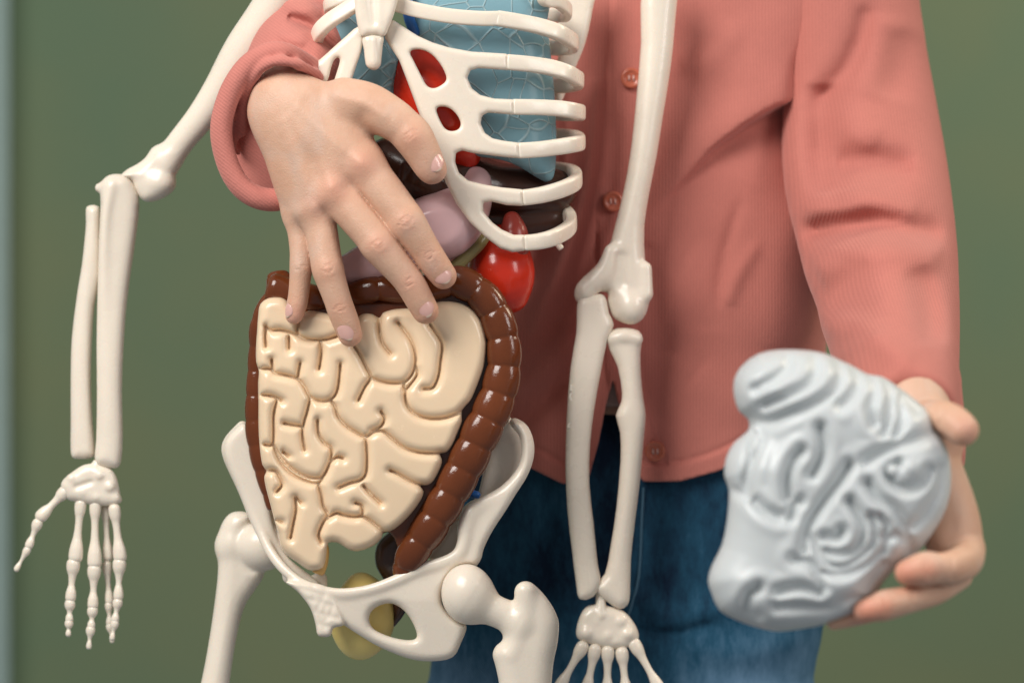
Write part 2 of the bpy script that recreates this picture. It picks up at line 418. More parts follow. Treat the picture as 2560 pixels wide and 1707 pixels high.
# ------------------------------------------------------------------ setting
def box(x0, x1, y0, y1, z0, z1):
    V = np.array([(x, y, z) for x in (x0, x1) for y in (y0, y1) for z in (z0, z1)], float)
    Q = np.array([(0, 1, 3, 2), (4, 6, 7, 5), (0, 4, 5, 1), (2, 3, 7, 6), (0, 2, 6, 4), (1, 5, 7, 3)])
    return V, Q
def wbox(name, x0, x1, y0, y1, z0, z1, m, kind):
    V, Q = box(x0, x1, y0, y1, z0, z1)
    me = bpy.data.meshes.new(name); me.from_pydata(V.tolist(), [], [list(map(int, q)) for q in Q]); me.materials.append(m)
    o = bpy.data.objects.new(name, me); COL.objects.link(o); o['kind'] = kind; return o
wbox('wall', -3.0, 3.2, 1.2, 1.3, -0.6, 2.8, M['wall'], 'structure')
wbox('wall_trim', -0.70, -0.5405, 1.12, 1.199, -0.6, 2.8, M['trim'], 'structure')

# ------------------------------------------------------------------ polygon-based solids
def bbox_of(pts, pad):
    A = np.array([p[:2] for p in pts]); return A[:, 0].min() - pad, A[:, 0].max() + pad, A[:, 1].min() - pad, A[:, 1].max() + pad
def slab(outline, w, T, z, h=5, p=2.0, holes=(), n=3, extra=None, zpad=0):
    """solid with a traced outline, rounded edges of width w, half thickness T, centre depth z (number or f(x,y))"""
    x0, x1, y0, y1 = bbox_of(outline, 3 * h)
    g = Grid(x0, x1, y0, y1, -1, 1, h); x, y = g.xy()
    zc = z(x, y) + 0 * x * y if callable(z) else np.full((len(g.x), len(g.y)), float(z))
    TT = T(x, y) + 0 * x * y if callable(T) else T
    tm = float(np.max(TT)); g = Grid(x0, x1, y0, y1, zc.min() - tm - 3 * h - zpad, zc.max() + tm + 3 * h + zpad, h)
    d = poly_sd(x, y, outline, n)
    for hl in holes: d = np.minimum(d, -poly_sd(x, y, hl, n))
    g.infl(d, w, TT, zc, p, k=0)
    if extra: extra(g, d)
    return g
def smoothed(g, it=1):
    V, Q = g.mesh(); return relax(V, Q, it, 0.4), Q

# ================================================================== PERSON
person = thing('person', 'child in pink cardigan and blue jeans standing behind the skeleton, holding the brain', 'person', (1550, 1750, -600))

# ---- right hand (rests on the organs)
def right_hand():
    h = 3.0
    g = Grid(590, 1180, 130, 900, -20, 300, h); x, y = g.xy()
    zc = 150 + 0.10 * (x - 800) - 0.02 * (y - 450)
    back = C3((262, 190), (300, 110), (370, 66), (450, 50), (560, 78), (680, 125), (790, 165), (850, 240), (880, 330), (915, 430), (945, 530), (930, 610),
              (860, 680), (770, 740), (690, 800), (610, 850), (540, 860), (480, 830), (440, 740), (400, 640), (350, 530), (300, 440), (262, 350), (246, 270))
    d = poly_sd(x, y, back)
    g.infl(d, 95, 66, zc + 0 * d, 2.2, k=0)
    g.chain([(715, 205, 70, 62), (715, 270, 120, 74), (760, 340, 150, 66)], k=30)
    # tendons / knuckles
    for pts in ([(760, 260, 165, 48), (850, 360, 190, 46), *C3((850, 545, 186, 47))], [(740, 270, 165, 45), *C3((690, 500, 186, 43), (705, 690, 178, 47))],
                [(720, 280, 155, 42), *C3((560, 560, 165, 40), (600, 770, 152, 42))], [(700, 290, 140, 40), *C3((450, 560, 138, 38), (510, 800, 118, 34))]):
        g.chain(pts, k=26)
    F0 = g.F
    fingers = {
        'thumb': C3((760, 205, 178, 50), (880, 232, 192, 50), (1000, 305, 200, 49), (1060, 350, 202, 46), (1112, 402, 203, 47), (1160, 480, 200, 42), (1195, 545, 196, 38), (1212, 572, 193, 35)),
        'index': C3((850, 545, 186, 46), (950, 670, 196, 45), (1040, 790, 203, 44), (1075, 842, 205, 45), (1110, 890, 203, 41), (1170, 980, 193, 36), (1205, 1035, 187, 35), (1245, 1092, 178, 33), (1272, 1128, 172, 31)),
        'middle': C3((705, 690, 180, 46), (800, 800, 192, 44), (890, 905, 200, 43), (930, 960, 203, 44), (970, 1010, 200, 41), (1055, 1110, 190, 36), (1100, 1170, 183, 35), (1145, 1250, 173, 33), (1178, 1310, 166, 31)),
        'ring': C3((605, 780, 155, 42), (635, 900, 164, 38), (655, 1020, 170, 37), (668, 1090, 172, 38), (685, 1150, 170, 35), (718, 1250, 163, 32), (735, 1300, 158, 32), (762, 1370, 150, 31), (785, 1435, 144, 28)),
        'pinky': C3((512, 800, 120, 34), (520, 900, 128, 29), (527, 1000, 134, 27), (528, 1080, 136, 28), (523, 1150, 134, 26), (515, 1230, 131, 25), (508, 1270, 129, 25), (498, 1315, 126, 23), (492, 1335, 124, 21)),
    }
    FF = np.full(F0.shape, 60.0, np.float32)
    for k_, pts in fingers.items():
        S, T = g.chain_f([(*p[:3], p[3] * (1.05 if k_ != 'pinky' else 1.0) + 1) for p in pts], 5, 24)
        FF[S] = smin(FF[S], T, 3)
    g.F = smin(F0, FF, 24)
    V, Q = g.mesh(); V = relax(V, Q, 1, 0.4)
    # skin folds over the joints: shallow lines pressed into the surface facing the camera
    def crease(c, dirv, hw, n=3, gap=6.0, amp=1.9):
        dv = np.array(dirv, float); dv /= np.linalg.norm(dv); pr = np.array([-dv[1], dv[0]])
        r2 = (V[:, 0] - c[0]) ** 2 + (V[:, 1] - c[1]) ** 2
        near = np.where((r2 < (hw * 2.2) ** 2) & (V[:, 2] > 120))[0]
        if len(near) == 0: return
        dz = 1.6 * np.exp(-r2[near] / (hw * .7) ** 2)
        for i in range(n):
            o = (i - (n - 1) / 2) * gap; hwi = hw * (.9 - 0.3 * abs(i - (n - 1) / 2) / max(1, (n - 1) / 2)) * rng.uniform(.8, 1.05)
            bow = 1.3 * np.sign(o) if n > 1 else 1.0; sh_ = rng.normal(0, 3)
            P = [np.array(c) + dv * (o + bow * (1 - s_ * s_) + rng.normal(0, .7)) + pr * (hwi * s_ * .85 + sh_) for s_ in np.linspace(-1, 1, 7)]
            d_ = seg_dist2(V[near, 0], V[near, 1], cr(P, 3))
            dz -= amp * rng.uniform(.7, 1.1) * np.exp(-(d_ / 2.6) ** 2)
        V[near, 2] += dz
    front = V[:, 2] > 110
    for (cx, cy, sg_, am) in ((*C3((850, 545))[0], 30, 7), (*C3((695, 675))[0], 30, 7), (*C3((600, 775))[0], 24, 4), (*C3((500, 800))[0], 20, 3), (*C3((790, 660))[0], 22, -5), (*C3((660, 790))[0], 18, -4),
                              (*C3((1078, 845))[0], 24, 2.5), (*C3((935, 962))[0], 24, 2.5), (*C3((667, 1090))[0], 20, 2), (*C3((1110, 400))[0], 26, 3), (*C3((860, 290))[0], 22, -5)):
        V[:, 2] += front * am * np.exp(-((V[:, 0] - cx) ** 2 + (V[:, 1] - cy) ** 2) / sg_ ** 2)
    for pts, sg_, am in ((C3((520, 250), (680, 400), (835, 530)), 16, 3), (C3((480, 300), (590, 480), (685, 650)), 16, 3), (C3((440, 330), (520, 560), (595, 760)), 15, 2.5), (C3((560, 230), (760, 420), (770, 640)), 24, -2.5), (C3((700, 180), (860, 230), (960, 290)), 14, 2.5)):
        V[:, 2] += front * am * np.exp(-(seg_dist2(V[:, 0], V[:, 1], cr(pts, 4)) / sg_) ** 2)
    for (c, dv, hw, n_) in ((C3((1078, 845))[0], (.58, .815), 24, 4), (C3((1200, 1020))[0], (.58, .8), 17, 3), (C3((935, 962))[0], (.6, .8), 24, 4), (C3((1095, 1160))[0], (.55, .83), 17, 3),
                              (C3((667, 1090))[0], (.2, .98), 20, 4), (C3((733, 1295))[0], (.28, .96), 15, 3), (C3((526, 1085))[0], (0, 1), 12, 2), (C3((1100, 392))[0], (.62, .78), 26, 3)):
        crease(c, dv, hw, n_)
    # blush on knuckles and finger tips
    spots = [(*C3((850, 545))[0], 40, .55), (*C3((700, 670))[0], 45, .55), (*C3((600, 770))[0], 32, .35), (*C3((1078, 845))[0], 30, .40), (*C3((935, 962))[0], 32, .5),
             (*C3((667, 1090))[0], 28, .35), (*C3((1200, 1020))[0], 26, .35), (*C3((1095, 1160))[0], 28, .45), (*C3((733, 1295))[0], 24, .3),
             (*C3((1272, 1140))[0], 36, .5), (*C3((1178, 1330))[0], 36, .5), (*C3((785, 1450))[0], 32, .5), (*C3((492, 1335))[0], 34, .6), (*C3((1110, 402))[0], 36, .45), (*C3((1215, 570))[0], 40, .4)]
    B = np.zeros(len(V))
    for sx, sy, r, a in spots: B += a * .72 * np.exp(-((V[:, 0] - sx) ** 2 + (V[:, 1] - sy) ** 2) / r ** 2)
    nails = []
    def nail(c, z0, r, dirv, nrm, hl, hw):
        dv = np.array(dirv, float); dv /= np.linalg.norm(dv); nn = np.array(nrm, float); nn -= dv * (nn @ dv); nn /= np.linalg.norm(nn); sd = np.cross(dv, nn)
        ctr = np.array([c[0], c[1], z0]); nu, nv = 15, 17
        out = []
        amax = min(1.25, hw / r)
        for lay, off in ((0, 2.6), (1, -5)):
            for j in range(nv):
                t = -1 + 2 * j / (nv - 1)
                wv = (1 - abs(t) ** 4.0) ** 0.5 if t < 0 else (1 - 0.55 * t ** 4)
                wv = max(wv, .06)
                for i in range(nu):
                    u = -1 + 2 * i / (nu - 1)
                    a = u * amax * wv
                    lift = off - 2.2 * abs(u) ** 3 - (2.0 * (-t) ** 3 if t < 0 else 0) - (3.0 * t * t if t > 0 else 0)
                    l2 = t * hl - (0.30 * hl * (u * u) if t > 0 else 0) * t
                    out.append(ctr + dv * l2 + (sd * math.sin(a) + nn * math.cos(a)) * (r + lift) )
        Vn = np.array(out); Qn = []; m_ = nu * nv
        for j in range(nv - 1):
            for i in range(nu - 1):
                a = j * nu + i; Qn.append((a, a + 1, a + nu + 1, a + nu)); Qn.append((m_ + a, m_ + a + nu, m_ + a + nu + 1, m_ + a + 1))
        for i in range(nu - 1):
            Qn.append((i, m_ + i, m_ + i + 1, i + 1)); a = (nv - 1) * nu + i; Qn.append((a, a + 1, m_ + a + 1, m_ + a))
        for j in range(nv - 1):
            a = j * nu; Qn.append((a, a + nu, m_ + a + nu, m_ + a)); a += nu - 1; Qn.append((a, m_ + a, m_ + a + nu, a + nu))
        Qn = np.array(Qn)
        mi = np.ones(len(Qn), int)
        rows = np.repeat(np.arange(nv - 1), (nu - 1) * 2)
        mi[:len(rows)][rows >= nv - 3] = 2
        nails.append((Vn, Qn[:, ::-1] if np.dot(np.cross(sd, dv), nn) < 0 else Qn, mi))
    nail(C3((1210, 545))[0], 196, 38, (.50, .78, -.10), (.25, -.05, 1), 22, 31)
    nail(C3((1262, 1118))[0], 174, 33, (.50, .8, -.22), (.12, .1, 1), 22, 29)
    nail(C3((1167, 1286))[0], 168, 33, (.48, .85, -.22), (.05, .1, 1), 26, 30)
    nail(C3((768, 1408))[0], 147, 30.5, (.32, .93, -.22), (.0, .1, 1), 24, 27)
    nail(C3((498, 1312))[0], 126, 24, (-.13, .97, -.12), (-1.0, .1, .75), 18, 16)
    return V, Q, B, nails
RH = right_hand()

# ---- left hand holding the brain
def left_hand():
    h = 5
    g = Grid(2040, 2520, 930, 1650, 460, 930, h); x, y = g.xy()
    palm = C8((1080, 560), (1190, 540), (1235, 640), (1280, 760), (1312, 880), (1320, 980), (1312, 1060), (1270, 1110), (1180, 1100), (1100, 1060), (1060, 940), (1090, 800), (1060, 680))
    d = poly_sd(x, y, palm)
    g.infl(d, 60, 60, 640 + 0.10 * (y - 1100), k=0)
    g.chain([(2290, 1000, 540, 80), (2340, 1100, 620, 65)], k=30)
    g.chain(C8((1060, 420, 690, 38), (1140, 420, 740, 42), (1200, 450, 770, 43), (1232, 478, 785, 41)), k=14)
    g.chain(C8((1150, 520, 650, 50), (1100, 430, 700, 40)), k=20)
    g.chain(C8((1258, 1000, 680, 42), (1240, 1050, 740, 45), (1180, 1078, 800, 43), (1120, 1080, 825, 39), (1070, 1082, 835, 44), (1010, 1095, 835, 36), (990, 1098, 832, 32)), k=12)
    g.chain(C8((1210, 1110, 690, 38), (1110, 1175, 760, 37), (1000, 1215, 800, 34), (900, 1238, 812, 39), (865, 1250, 812, 35), (830, 1258, 812, 32), (805, 1264, 808, 29)), k=8)
    g.chain(C8((1050, 1200, 690, 26), (900, 1250, 740, 27), (760, 1290, 760, 24), (670, 1318, 760, 18)), k=8)
    V, Q = g.mesh(); V = relax(V, Q, 1, .4)
    for a_, b_, am in (((1062, 1045), (1075, 1120), 3.5), ((1078, 1045), (1090, 1120), 3), ((1180, 1040), (1190, 1125), 4), ((888, 1208), (900, 1275), 3.5), ((1010, 1190), (1022, 1250), 3), ((1150, 395), (1130, 455), 3)):
        dd = seg_dist2(V[:, 0], V[:, 1], C8(a_, b_)); V[:, 2] -= am * np.exp(-(dd / 4) ** 2)
    B = np.zeros(len(V))
    for sx, sy, r, a in [(*C8((985, 1105))[0], 40, .8), (*C8((810, 1265))[0], 40, .8), (*C8((1090, 1085))[0], 26, .5), (*C8((900, 1250))[0], 24, .5), (*C8((1250, 470))[0], 40, .4)]:
        B += a * np.exp(-((V[:, 0] - sx) ** 2 + (V[:, 1] - sy) ** 2) / r ** 2)
    return V, Q, B
LH = left_hand()

# ---- the body under the clothes (arms, trunk and legs continue the hands)
def under_body():
    g = Grid(300, 2560, -420, 2300, -1000, 640, 26)
    g.chain([(1560, -380, -600, 130), (1560, 0, -600, 190), (1540, 500, -590, 190), (1530, 1000, -590, 180), (1540, 1300, -590, 200)], k=60, flat=1.0)
    g.chain([(1560, -150, -620, 150), (1200, -180, -560, 110), (1080, -210, -500, 80), (900, -90, -290, 60), (815, 40, -190, 54), (715, 215, 50, 52)], k=40)
    g.chain([(1700, -150, -620, 150), (2130, -60, -480, 110), (2170, 300, -400, 100), (2230, 650, -150, 90), (2290, 880, 300, 75), (2300, 980, 520, 72)], k=40)
    g.chain([(1350, 1300, -590, 190), (1320, 1800, -590, 170), (1320, 2200, -590, 140)], k=60)
    g.chain([(1760, 1300, -590, 190), (1780, 1800, -590, 170), (1780, 2200, -590, 140)], k=60)
    return g.mesh()
UB = under_body()
parts = [(RH[0], RH[1], 0), (LH[0], LH[1], 0), (UB[0], UB[1], 0)]
blush = [RH[2], LH[2], np.zeros(len(UB[0]))]
def make_multi(name, parts, mats, parent, attr=None):
    """like make, material index per face allowed"""
    MI = np.concatenate([np.full(len(p[1]), p[2]) if np.isscalar(p[2]) else p[2] for p in parts])
    ob = make(name, [(p[0], p[1]) for p in parts], mats, parent, attr=attr)
    if len(ob.data.polygons) == len(MI): ob.data.polygons.foreach_set('material_index', MI.astype(np.int32))
    return ob
for nl in RH[3]: parts.append(nl); blush.append(np.zeros(len(nl[0])))
body = make_multi('body', parts, [M['skin'], M['nail'], M['nailtip']], person, attr={'blush': np.clip(np.concatenate(blush), 0, .75)})

# ---- cardigan
def gridsum(x, y, folds):
    D = np.zeros(np.broadcast(x, y).shape, np.float32)
    for pts, sg, am in folds:
        P = cr([(a / .91875, b / .91875) for a, b in pts], 5)
        best = np.full(D.shape, 1e9, np.float32); tt = np.zeros_like(best); n_ = len(P) - 1
        for i_ in range(n_):
            a_, b_ = P[i_, :2], P[i_ + 1, :2]; e_ = b_ - a_; t_ = np.clip(((x - a_[0]) * e_[0] + (y - a_[1]) * e_[1]) / max(e_ @ e_, 1e-6), 0, 1)
            d_ = np.sqrt((x - a_[0] - t_ * e_[0]) ** 2 + (y - a_[1] - t_ * e_[1]) ** 2); m_ = d_ < best
            best = np.where(m_, d_, best); tt = np.where(m_, (i_ + t_) / n_, tt)
        wt = np.clip(np.sin(PI * np.clip(tt, .0, 1)), 0, 1) ** .5 * .85 + .15
        D += am * wt * np.exp(-(best / (sg * (.6 + .4 * wt))) ** 2)
    return D
TORSO_FOLDS = [
    ([(1860, 190), (1760, 235), (1640, 290), (1560, 370), (1510, 460), (1470, 560)], 60, 16),
    ([(1740, 560), (1690, 640), (1670, 700)], 22, 10), ([(1700, 460), (1660, 600), (1650, 700)], 16, -8), ([(1700, 60), (1640, 120), (1560, 150)], 40, 12),
    ([(1850, 200), (1700, 160), (1600, 150)], 70, 14),
    ([(1890, 60), (1840, 160), (1825, 240)], 22, -26),
    ([(1300, 200), (1290, 380), (1250, 520), (1200, 640)], 34, -50),
    ([(1370, 180), (1345, 420), (1290, 600), (1220, 760)], 26, 36),
    ([(1420, 260), (1390, 480), (1330, 640), (1250, 800)], 20, -12),
    ([(1330, 760), (1240, 850), (1180, 900)], 30, 22),
    ([(1340, 830), (1250, 920), (1180, 980)], 26, -20),
    ([(1560, 620), (1700, 700), (1860, 760)], 90, 12),
    ([(1880, 420), (1800, 600), (1780, 800)], 60, 10),
    ([(1600, 860), (1700, 920), (1860, 900)], 60, 10),
    ([(1480, 560), (1510, 760), (1540, 960), (1550, 1090)], 34, -9),
    ([(1400, 120), (1400, 300), (1380, 460)], 12, -7),
    ([(1720, 420), (1640, 600), (1620, 760)], 60, -8),
]
def cardigan():
    h = 7
    g = Grid(1000, 2200, -130, 1260, -640, -250, h); x, y = g.xy()
    bodyp = FD((930, -300), (1990, -300), (1985, -40), (1960, 90), (1900, 200), (1880, 300), (1880, 390), (1895, 460), (1905, 540), (1906, 620), (1900, 760), (1890, 900), (1880, 1200), (1880, 1400), (1010, 1400), (1040, 900), (1000, 500), (930, 0))
    d = poly_sd(x, y, bodyp)
    zc = -600 + 0 * d
    hem = FD((800, -400), (2100, -400), (2100, 930), (1860, 985), (1740, 1040), (1650, 1082), (1560, 1106), (1475, 1106), (1452, 1040), (1428, 960), (1408, 872), (1392, 930), (1374, 1020), (1352, 1100), (1345, 1112), (1290, 1110), (1190, 1060), (1000, 980), (800, 900))
    dh = poly_sd(x, y, hem, 1)
    fold = gridsum(x, y, TORSO_FOLDS)
    def step(pts, A, sA, B_, sB):
        P = cr(pts, 5)[:, :2]; best = np.full(fold.shape, 1e9, np.float32); sg = np.zeros_like(best); tt = np.zeros_like(best); n_ = len(P) - 1
        for i_ in range(n_):
            a_, b_ = P[i_], P[i_ + 1]; e_ = b_ - a_; t_ = np.clip(((x - a_[0]) * e_[0] + (y - a_[1]) * e_[1]) / (e_ @ e_), 0, 1)
            dx_, dy_ = x - a_[0] - t_ * e_[0], y - a_[1] - t_ * e_[1]; d_ = np.sqrt(dx_ ** 2 + dy_ ** 2); m_ = d_ < best
            best = np.where(m_, d_, best); sg = np.where(m_, np.sign(e_[0] * (y - a_[1]) - e_[1] * (x - a_[0])), sg); tt = np.where(m_, (i_ + t_) / n_, tt)
        wt = np.clip((1 - tt) * 1.6, 0, 1) ** 1.2 * np.exp(-(np.clip(best - 200, 0, None) / 60) ** 2)
        up = A * np.exp(-(best / sA)); dn = B_ * np.exp(-(best / sB))
        bl = 1 / (1 + np.exp(-np.clip(sg * best / 3.0, -30, 30)))
        return wt * (up * bl + dn * (1 - bl))
    fold += np.clip((d - 2) / 30, 0, 1) * step(C9((985, 380), (930, 402), (850, 425), (760, 475), (680, 530), (600, 590), (540, 655), (440, 760), (350, 860)), 40, 110, -52, 60)
    # placket strip, hem band, stitch lines
    pl = cr(FD((1447, -60), (1440, 180), (1412, 463), (1418, 700), (1440, 900), (1500, 1120)), 6)
    dp = seg_dist2(x, y, pl)
    fold += 7 / (1 + np.exp((dp - 44) / 4)) - 5 * np.exp(-((dp - 46) / 5) ** 2)
    hl = cr(FD((2100, 930), (1860, 985), (1740, 1040), (1650, 1082), (1560, 1106), (1475, 1106)), 4); dhl = seg_dist2(x, y, hl)
    hl2 = cr(FD((1352, 1112), (1290, 1110), (1190, 1060), (1000, 980)), 4); dhl = np.minimum(dhl, seg_dist2(x, y, hl2))
    fold += 6 / (1 + np.exp((dhl - 48) / 4)) - 7 * np.exp(-((dhl - 50) / 5) ** 2)
    F = g.infl_f(d, 230, 262, zc, 2.3)
    F = F - fold[:, :, None]
    F = np.maximum(F, -dh[:, :, None])
    inner = g.infl_f(d, 230, 238, zc, 2.3) - fold[:, :, None] * .9
    inner = np.maximum(inner, 900 - y[:, :, None] + 0 * inner)
    g.F = np.maximum(F, -inner)
    TV, TQ = g.mesh(); TV = relax(TV, TQ, 1, .4)
    def zat(px, py):
        i = int(round((px - g.o[0]) / h)); j = int(round((py - g.o[1]) / h)); col = g.F[i, j]
        k = np.where(col < 0)[0].max(); f0, f1 = col[k], col[k + 1]
        return g.o[2] + h * (k + f0 / (f0 - f1))
    # left sleeve (to the hand with the brain)
    g2 = Grid(1900, 2480, -150, 1230, -720, 660, 9)
    g2.chain([(2105, -170, -480, 176), (2125, 40, -460, 178), (2146, 250, -430, 192), (2162, 420, -350, 206), (2194, 600, -200, 198), (2222, 760, 0, 178), (2240, 870, 210, 160), (2262, 960, 420, 136), (2280, 1060, 580, 118), (2286, 1110, 660, 112)], k=30, flat=1.15)
    X, Y, Z = g2.x[:, None, None], g2.y[None, :, None], g2.z[None, None, :]
    xx, yy = g2.xy()
    q = lambda *p: [(a * .91875, b * .91875) for a, b in C9(*p)]
    fs = gridsum(xx, yy, [
        (q((1200, 30), (1180, 150), (1120, 280), (1010, 390)), 30, -30), (q((1280, 60), (1260, 220), (1190, 380)), 60, 14),
        (q((1030, 330), (1030, 560), (1060, 760)), 70, -34), (q((1080, 640), (1230, 640), (1380, 670)), 44, -34), (q((1120, 420), (1150, 500), (1250, 560)), 50, 14),
        (q((950, 830), (1100, 822), (1220, 800), (1400, 850)), 38, 26), (q((940, 905), (1130, 885), (1280, 880), (1500, 930)), 44, -44),
        (q((1000, 1060), (1150, 990), (1300, 955), (1500, 980)), 58, 26), (q((1150, 1000), (1130, 1170), (1200, 1330)), 60, -16),
        (q((1030, 1270), (1140, 1270), (1240, 1330), (1380, 1430)), 40, 18), (q((1400, 1050), (1440, 1200), (1460, 1350)), 44, -18), (q((1330, 120), (1310, 260), (1280, 380)), 50, -16)])
    dl = np.clip((xx - 1985) / 60, 0.15, 1) * np.clip((2400 - xx) / 70, 0.15, 1); fs = fs * 1.55 * dl
    g2.F = g2.F - (fs * 1.0)[:, :, None]
    # rounded hem plane at the wrist: cut along forearm direction
    cpt = np.array([2280, 1072, 540.]); nrm = np.array([0.05, .42, .9]); nrm /= np.linalg.norm(nrm)
    pl_ = (X - cpt[0]) * nrm[0] + (Y - cpt[1]) * nrm[1] + (Z - cpt[2]) * nrm[2]
    g2.F = -smin(-g2.F, -pl_.astype(np.float32), 18)
    S, T = g2.chain_f([(2280, 1045, 540, 94), (2284, 1080, 600, 98), (2292, 1140, 740, 100)], 4, 20)
    g2.F[S] = np.maximum(g2.F[S], -T)
    g2.chain([(2365, 950, 380, 36), (2388, 1070, 430, 30), (2396, 1160, 450, 18)], k=20)
    LV, LQ = g2.mesh(); LV = relax(LV, LQ, 6, .5)
    # right sleeve and its rolled cuff
    h3 = 4.5
    g3 = Grid(500, 960, -130, 560, -260, 260, h3); x3, y3 = g3.xy()
    g3.chain([(1010, -230, -330, 150), (890, -90, -260, 130), (810, 40, -170, 126), (745, 160, -50, 128), (705, 270, -10, 126), (690, 330, 0, 118)], k=30)
    f3 = gridsum(x3, y3, [([(660, 40), (715, 62), (770, 110)], 14, -24), ([(650, 10), (740, 30)], 20, 16), ([(640, 80), (700, 100)], 14, 12), ([(700, -40), (760, 40)], 20, -16)])
    g3.F -= f3[:, :, None]
    ringp = [(705, 142), (655, 152), (603, 205), (572, 280), (566, 345), (586, 415), (622, 466), (672, 486), (730, 480), (800, 420), (860, 300), (840, 205), (780, 165)]
    dr = poly_sd(x3, y3, ringp)
    mouth = g3.infl_f(dr - 2, 50, 260, 190 + 0 * dr, 2.2)
    g3.F = -smin(-g3.F, mouth, 10)
    g3.infl(dr + 12, 20, 12, -70 + 0 * dr, 2, k=6)
    lip = [(850, 240, 0, 15), (800, 180, 60, 20), (752, 148, 130, 22), (706, 128, 170, 23), (660, 135, 170, 25), (612, 172, 160, 27), (573, 238, 146, 28), (553, 320, 132, 28), (566, 400, 120, 28), (598, 462, 112, 28), (645, 494, 104, 29), (700, 498, 92, 29), (752, 472, 70, 25), (800, 420, 40, 22)]
    g3.chain(lip, k=10, n=6)
    hemc = [(870, 260, 20, 10), (820, 214, 60, 11), (786, 184, 130, 12), (745, 162, 194, 12), (705, 152, 206, 12), (668, 160, 196, 12), (640, 184, 172, 13), (618, 222, 140, 13), (606, 275, 108, 13), (604, 330, 80, 13)]
    g3.chain(hemc, k=8, n=6)
    # lining between the roll and the hem
    for i_ in range(2, 9):
        a_ = np.array(lip[i_]); b_ = np.array(hemc[min(i_, 9)])
        m_ = (a_ + b_) / 2; m_[2] = min(a_[2], b_[2]) - 34; g3.chain([(*a_[:2], a_[2] - 14, 13), (*m_[:3], 13), (*b_[:2], b_[2] - 10, 11)], k=14, n=5)
    CV, CQ = g3.mesh(); CV = relax(CV, CQ, 1, .4)
    allp = [(TV, TQ), (LV, LQ), (CV, CQ, 1)]
    return allp, zat
CP, zat = cardigan()
card = make('cardigan', CP, [M['knit'], M['knit_cuff']], person)
def button(px, py, r=26, tilt=0.1):
    z = zat(px, py) + 3
    g = Grid(px - r - 8, px + r + 8, py - r - 8, py + r + 8, -12, 16, 1.8)
    X, Y, Z = g.x[:, None, None], g.y[None, :, None], g.z[None, None, :]
    R = np.sqrt((X - px) ** 2 + (Y - py) ** 2)
    F = np.maximum(R - r, np.abs(Z) - 6)
    F = -smin(-np.maximum(R - r, -(4.5 - np.abs(Z)) - 0), -(R + Z * 0 - r), 4)
    rim = np.sqrt((R - r + 5.5) ** 2 + (Z - 3) ** 2) - 5.0
    F = smin(F, rim, 3)
    for sx in (-5.5, 5.5):
        for sy in (-5.5, 5.5):
            F = np.maximum(F, -(np.sqrt((X - px - sx) ** 2 + (Y - py - sy) ** 2) - 3.0 + 0 * Z))
    g.F = F.astype(np.float32)
    V, Q = g.mesh(); V[:, 2] += z + 4
    b = make('button', (V, Q), M['button'], card)
    th = []
    for sx in (-5.5, 5.5):
        th.append(sweep([(px + sx, py - 6, z + 6), (px + sx, py - 3, z + 11), (px + sx, py + 3, z + 11), (px + sx, py + 6, z + 6)], 2.2, 1.8, up=(0, 0, 1), n=8, p=2, sub=3))
    make_t = make('thread', th, M['thread'], None); make_t.parent = b; make_t.location = Vector(WL[make_t.name] - WL[b.name])
    return b
for q in ((1450, 180), (1408, 463), (1505, 1036)): button(*FD(q)[0])
# shirt showing in the gap of the cardigan
sh = slab(FD((1380, 840), (1425, 840), (1432, 925), (1380, 925)), 8, 8, -392, 5)
make('shirt', sh.mesh(), plastic('pale_shirt', (.55, .42, .38), .9), person)

# ---- jeans
def jeans():
    h = 9
    g = Grid(1000, 2100, 1020, 1900, -820, -300, h); x, y = g.xy()
    out = FD((1040, 900), (1100, 880), (1840, 880), (1880, 1000), (1895, 1250), (1892, 1430), (1868, 1560), (1850, 1800), (960, 1800), (985, 1560), (1010, 1400), (1060, 1200), (1050, 1050))
    d = poly_sd(x, y, out)
    zc = -600 + 0 * d
    f = gridsum(x, y, [([(1465, 1100), (1462, 1250), (1455, 1400)], 9, 7), ([(1458, 1360), (1540, 1420), (1660, 1395), (1780, 1400)], 30, 16), ([(1440, 1440), (1540, 1455), (1640, 1430)], 14, -18),
        ([(1180, 1180), (1250, 1300), (1330, 1420)], 40, 10), ([(1560, 1480), (1700, 1500), (1850, 1470)], 40, 14), ([(1100, 1300), (1200, 1420)], 40, -10)])
    g.F = g.infl_f(d, 240, 232, zc, 2.3) - f[:, :, None]
    V, Q = g.mesh()
    fade = 0.55 * np.clip((V[:, 1] - 1450) / 350, 0, 1) ** 1.2 * (0.35 + 0.65 * np.clip(np.abs(V[:, 0] - 1500) / 420, 0, 1)) \
        + .10 * np.exp(-((V[:, 0] - 1350) / 120) ** 2 - ((V[:, 1] - 1250) / 160) ** 2)
    return relax(V, Q, 1, .4), Q, fade
JV, JQ, JF = jeans()
jn = make('jeans', (JV, JQ), M['denim'], person, attr={'fade': JF})
def surf_z(V, px, py):
    i = np.argsort((V[:, 0] - px) ** 2 + (V[:, 1] - py) ** 2)[:12]; return V[i, 2].max()
sp_ = FD((1478, 1120), (1474, 1200), (1470, 1290), (1462, 1350), (1440, 1420))
make('fly_seam', sweep([(a, b, surf_z(JV, a, b) + 1) for a, b in sp_], 3.5, 2.5, n=8, p=2), M['seam'], jn)

# ================================================================== SKELETON MODEL
skel = thing('skeleton_model', 'cream plastic anatomical skeleton with open ribs, pelvis and hanging arms, standing before the child', 'skeleton model', (1100, 1750, -60))
B = M['bone']
def ribz(x, c=1115., a=338., b=175., z0=-70.):
    return z0 + b * np.sqrt(np.clip(1 - ((x - c) / a) ** 2, 0.0, 1))

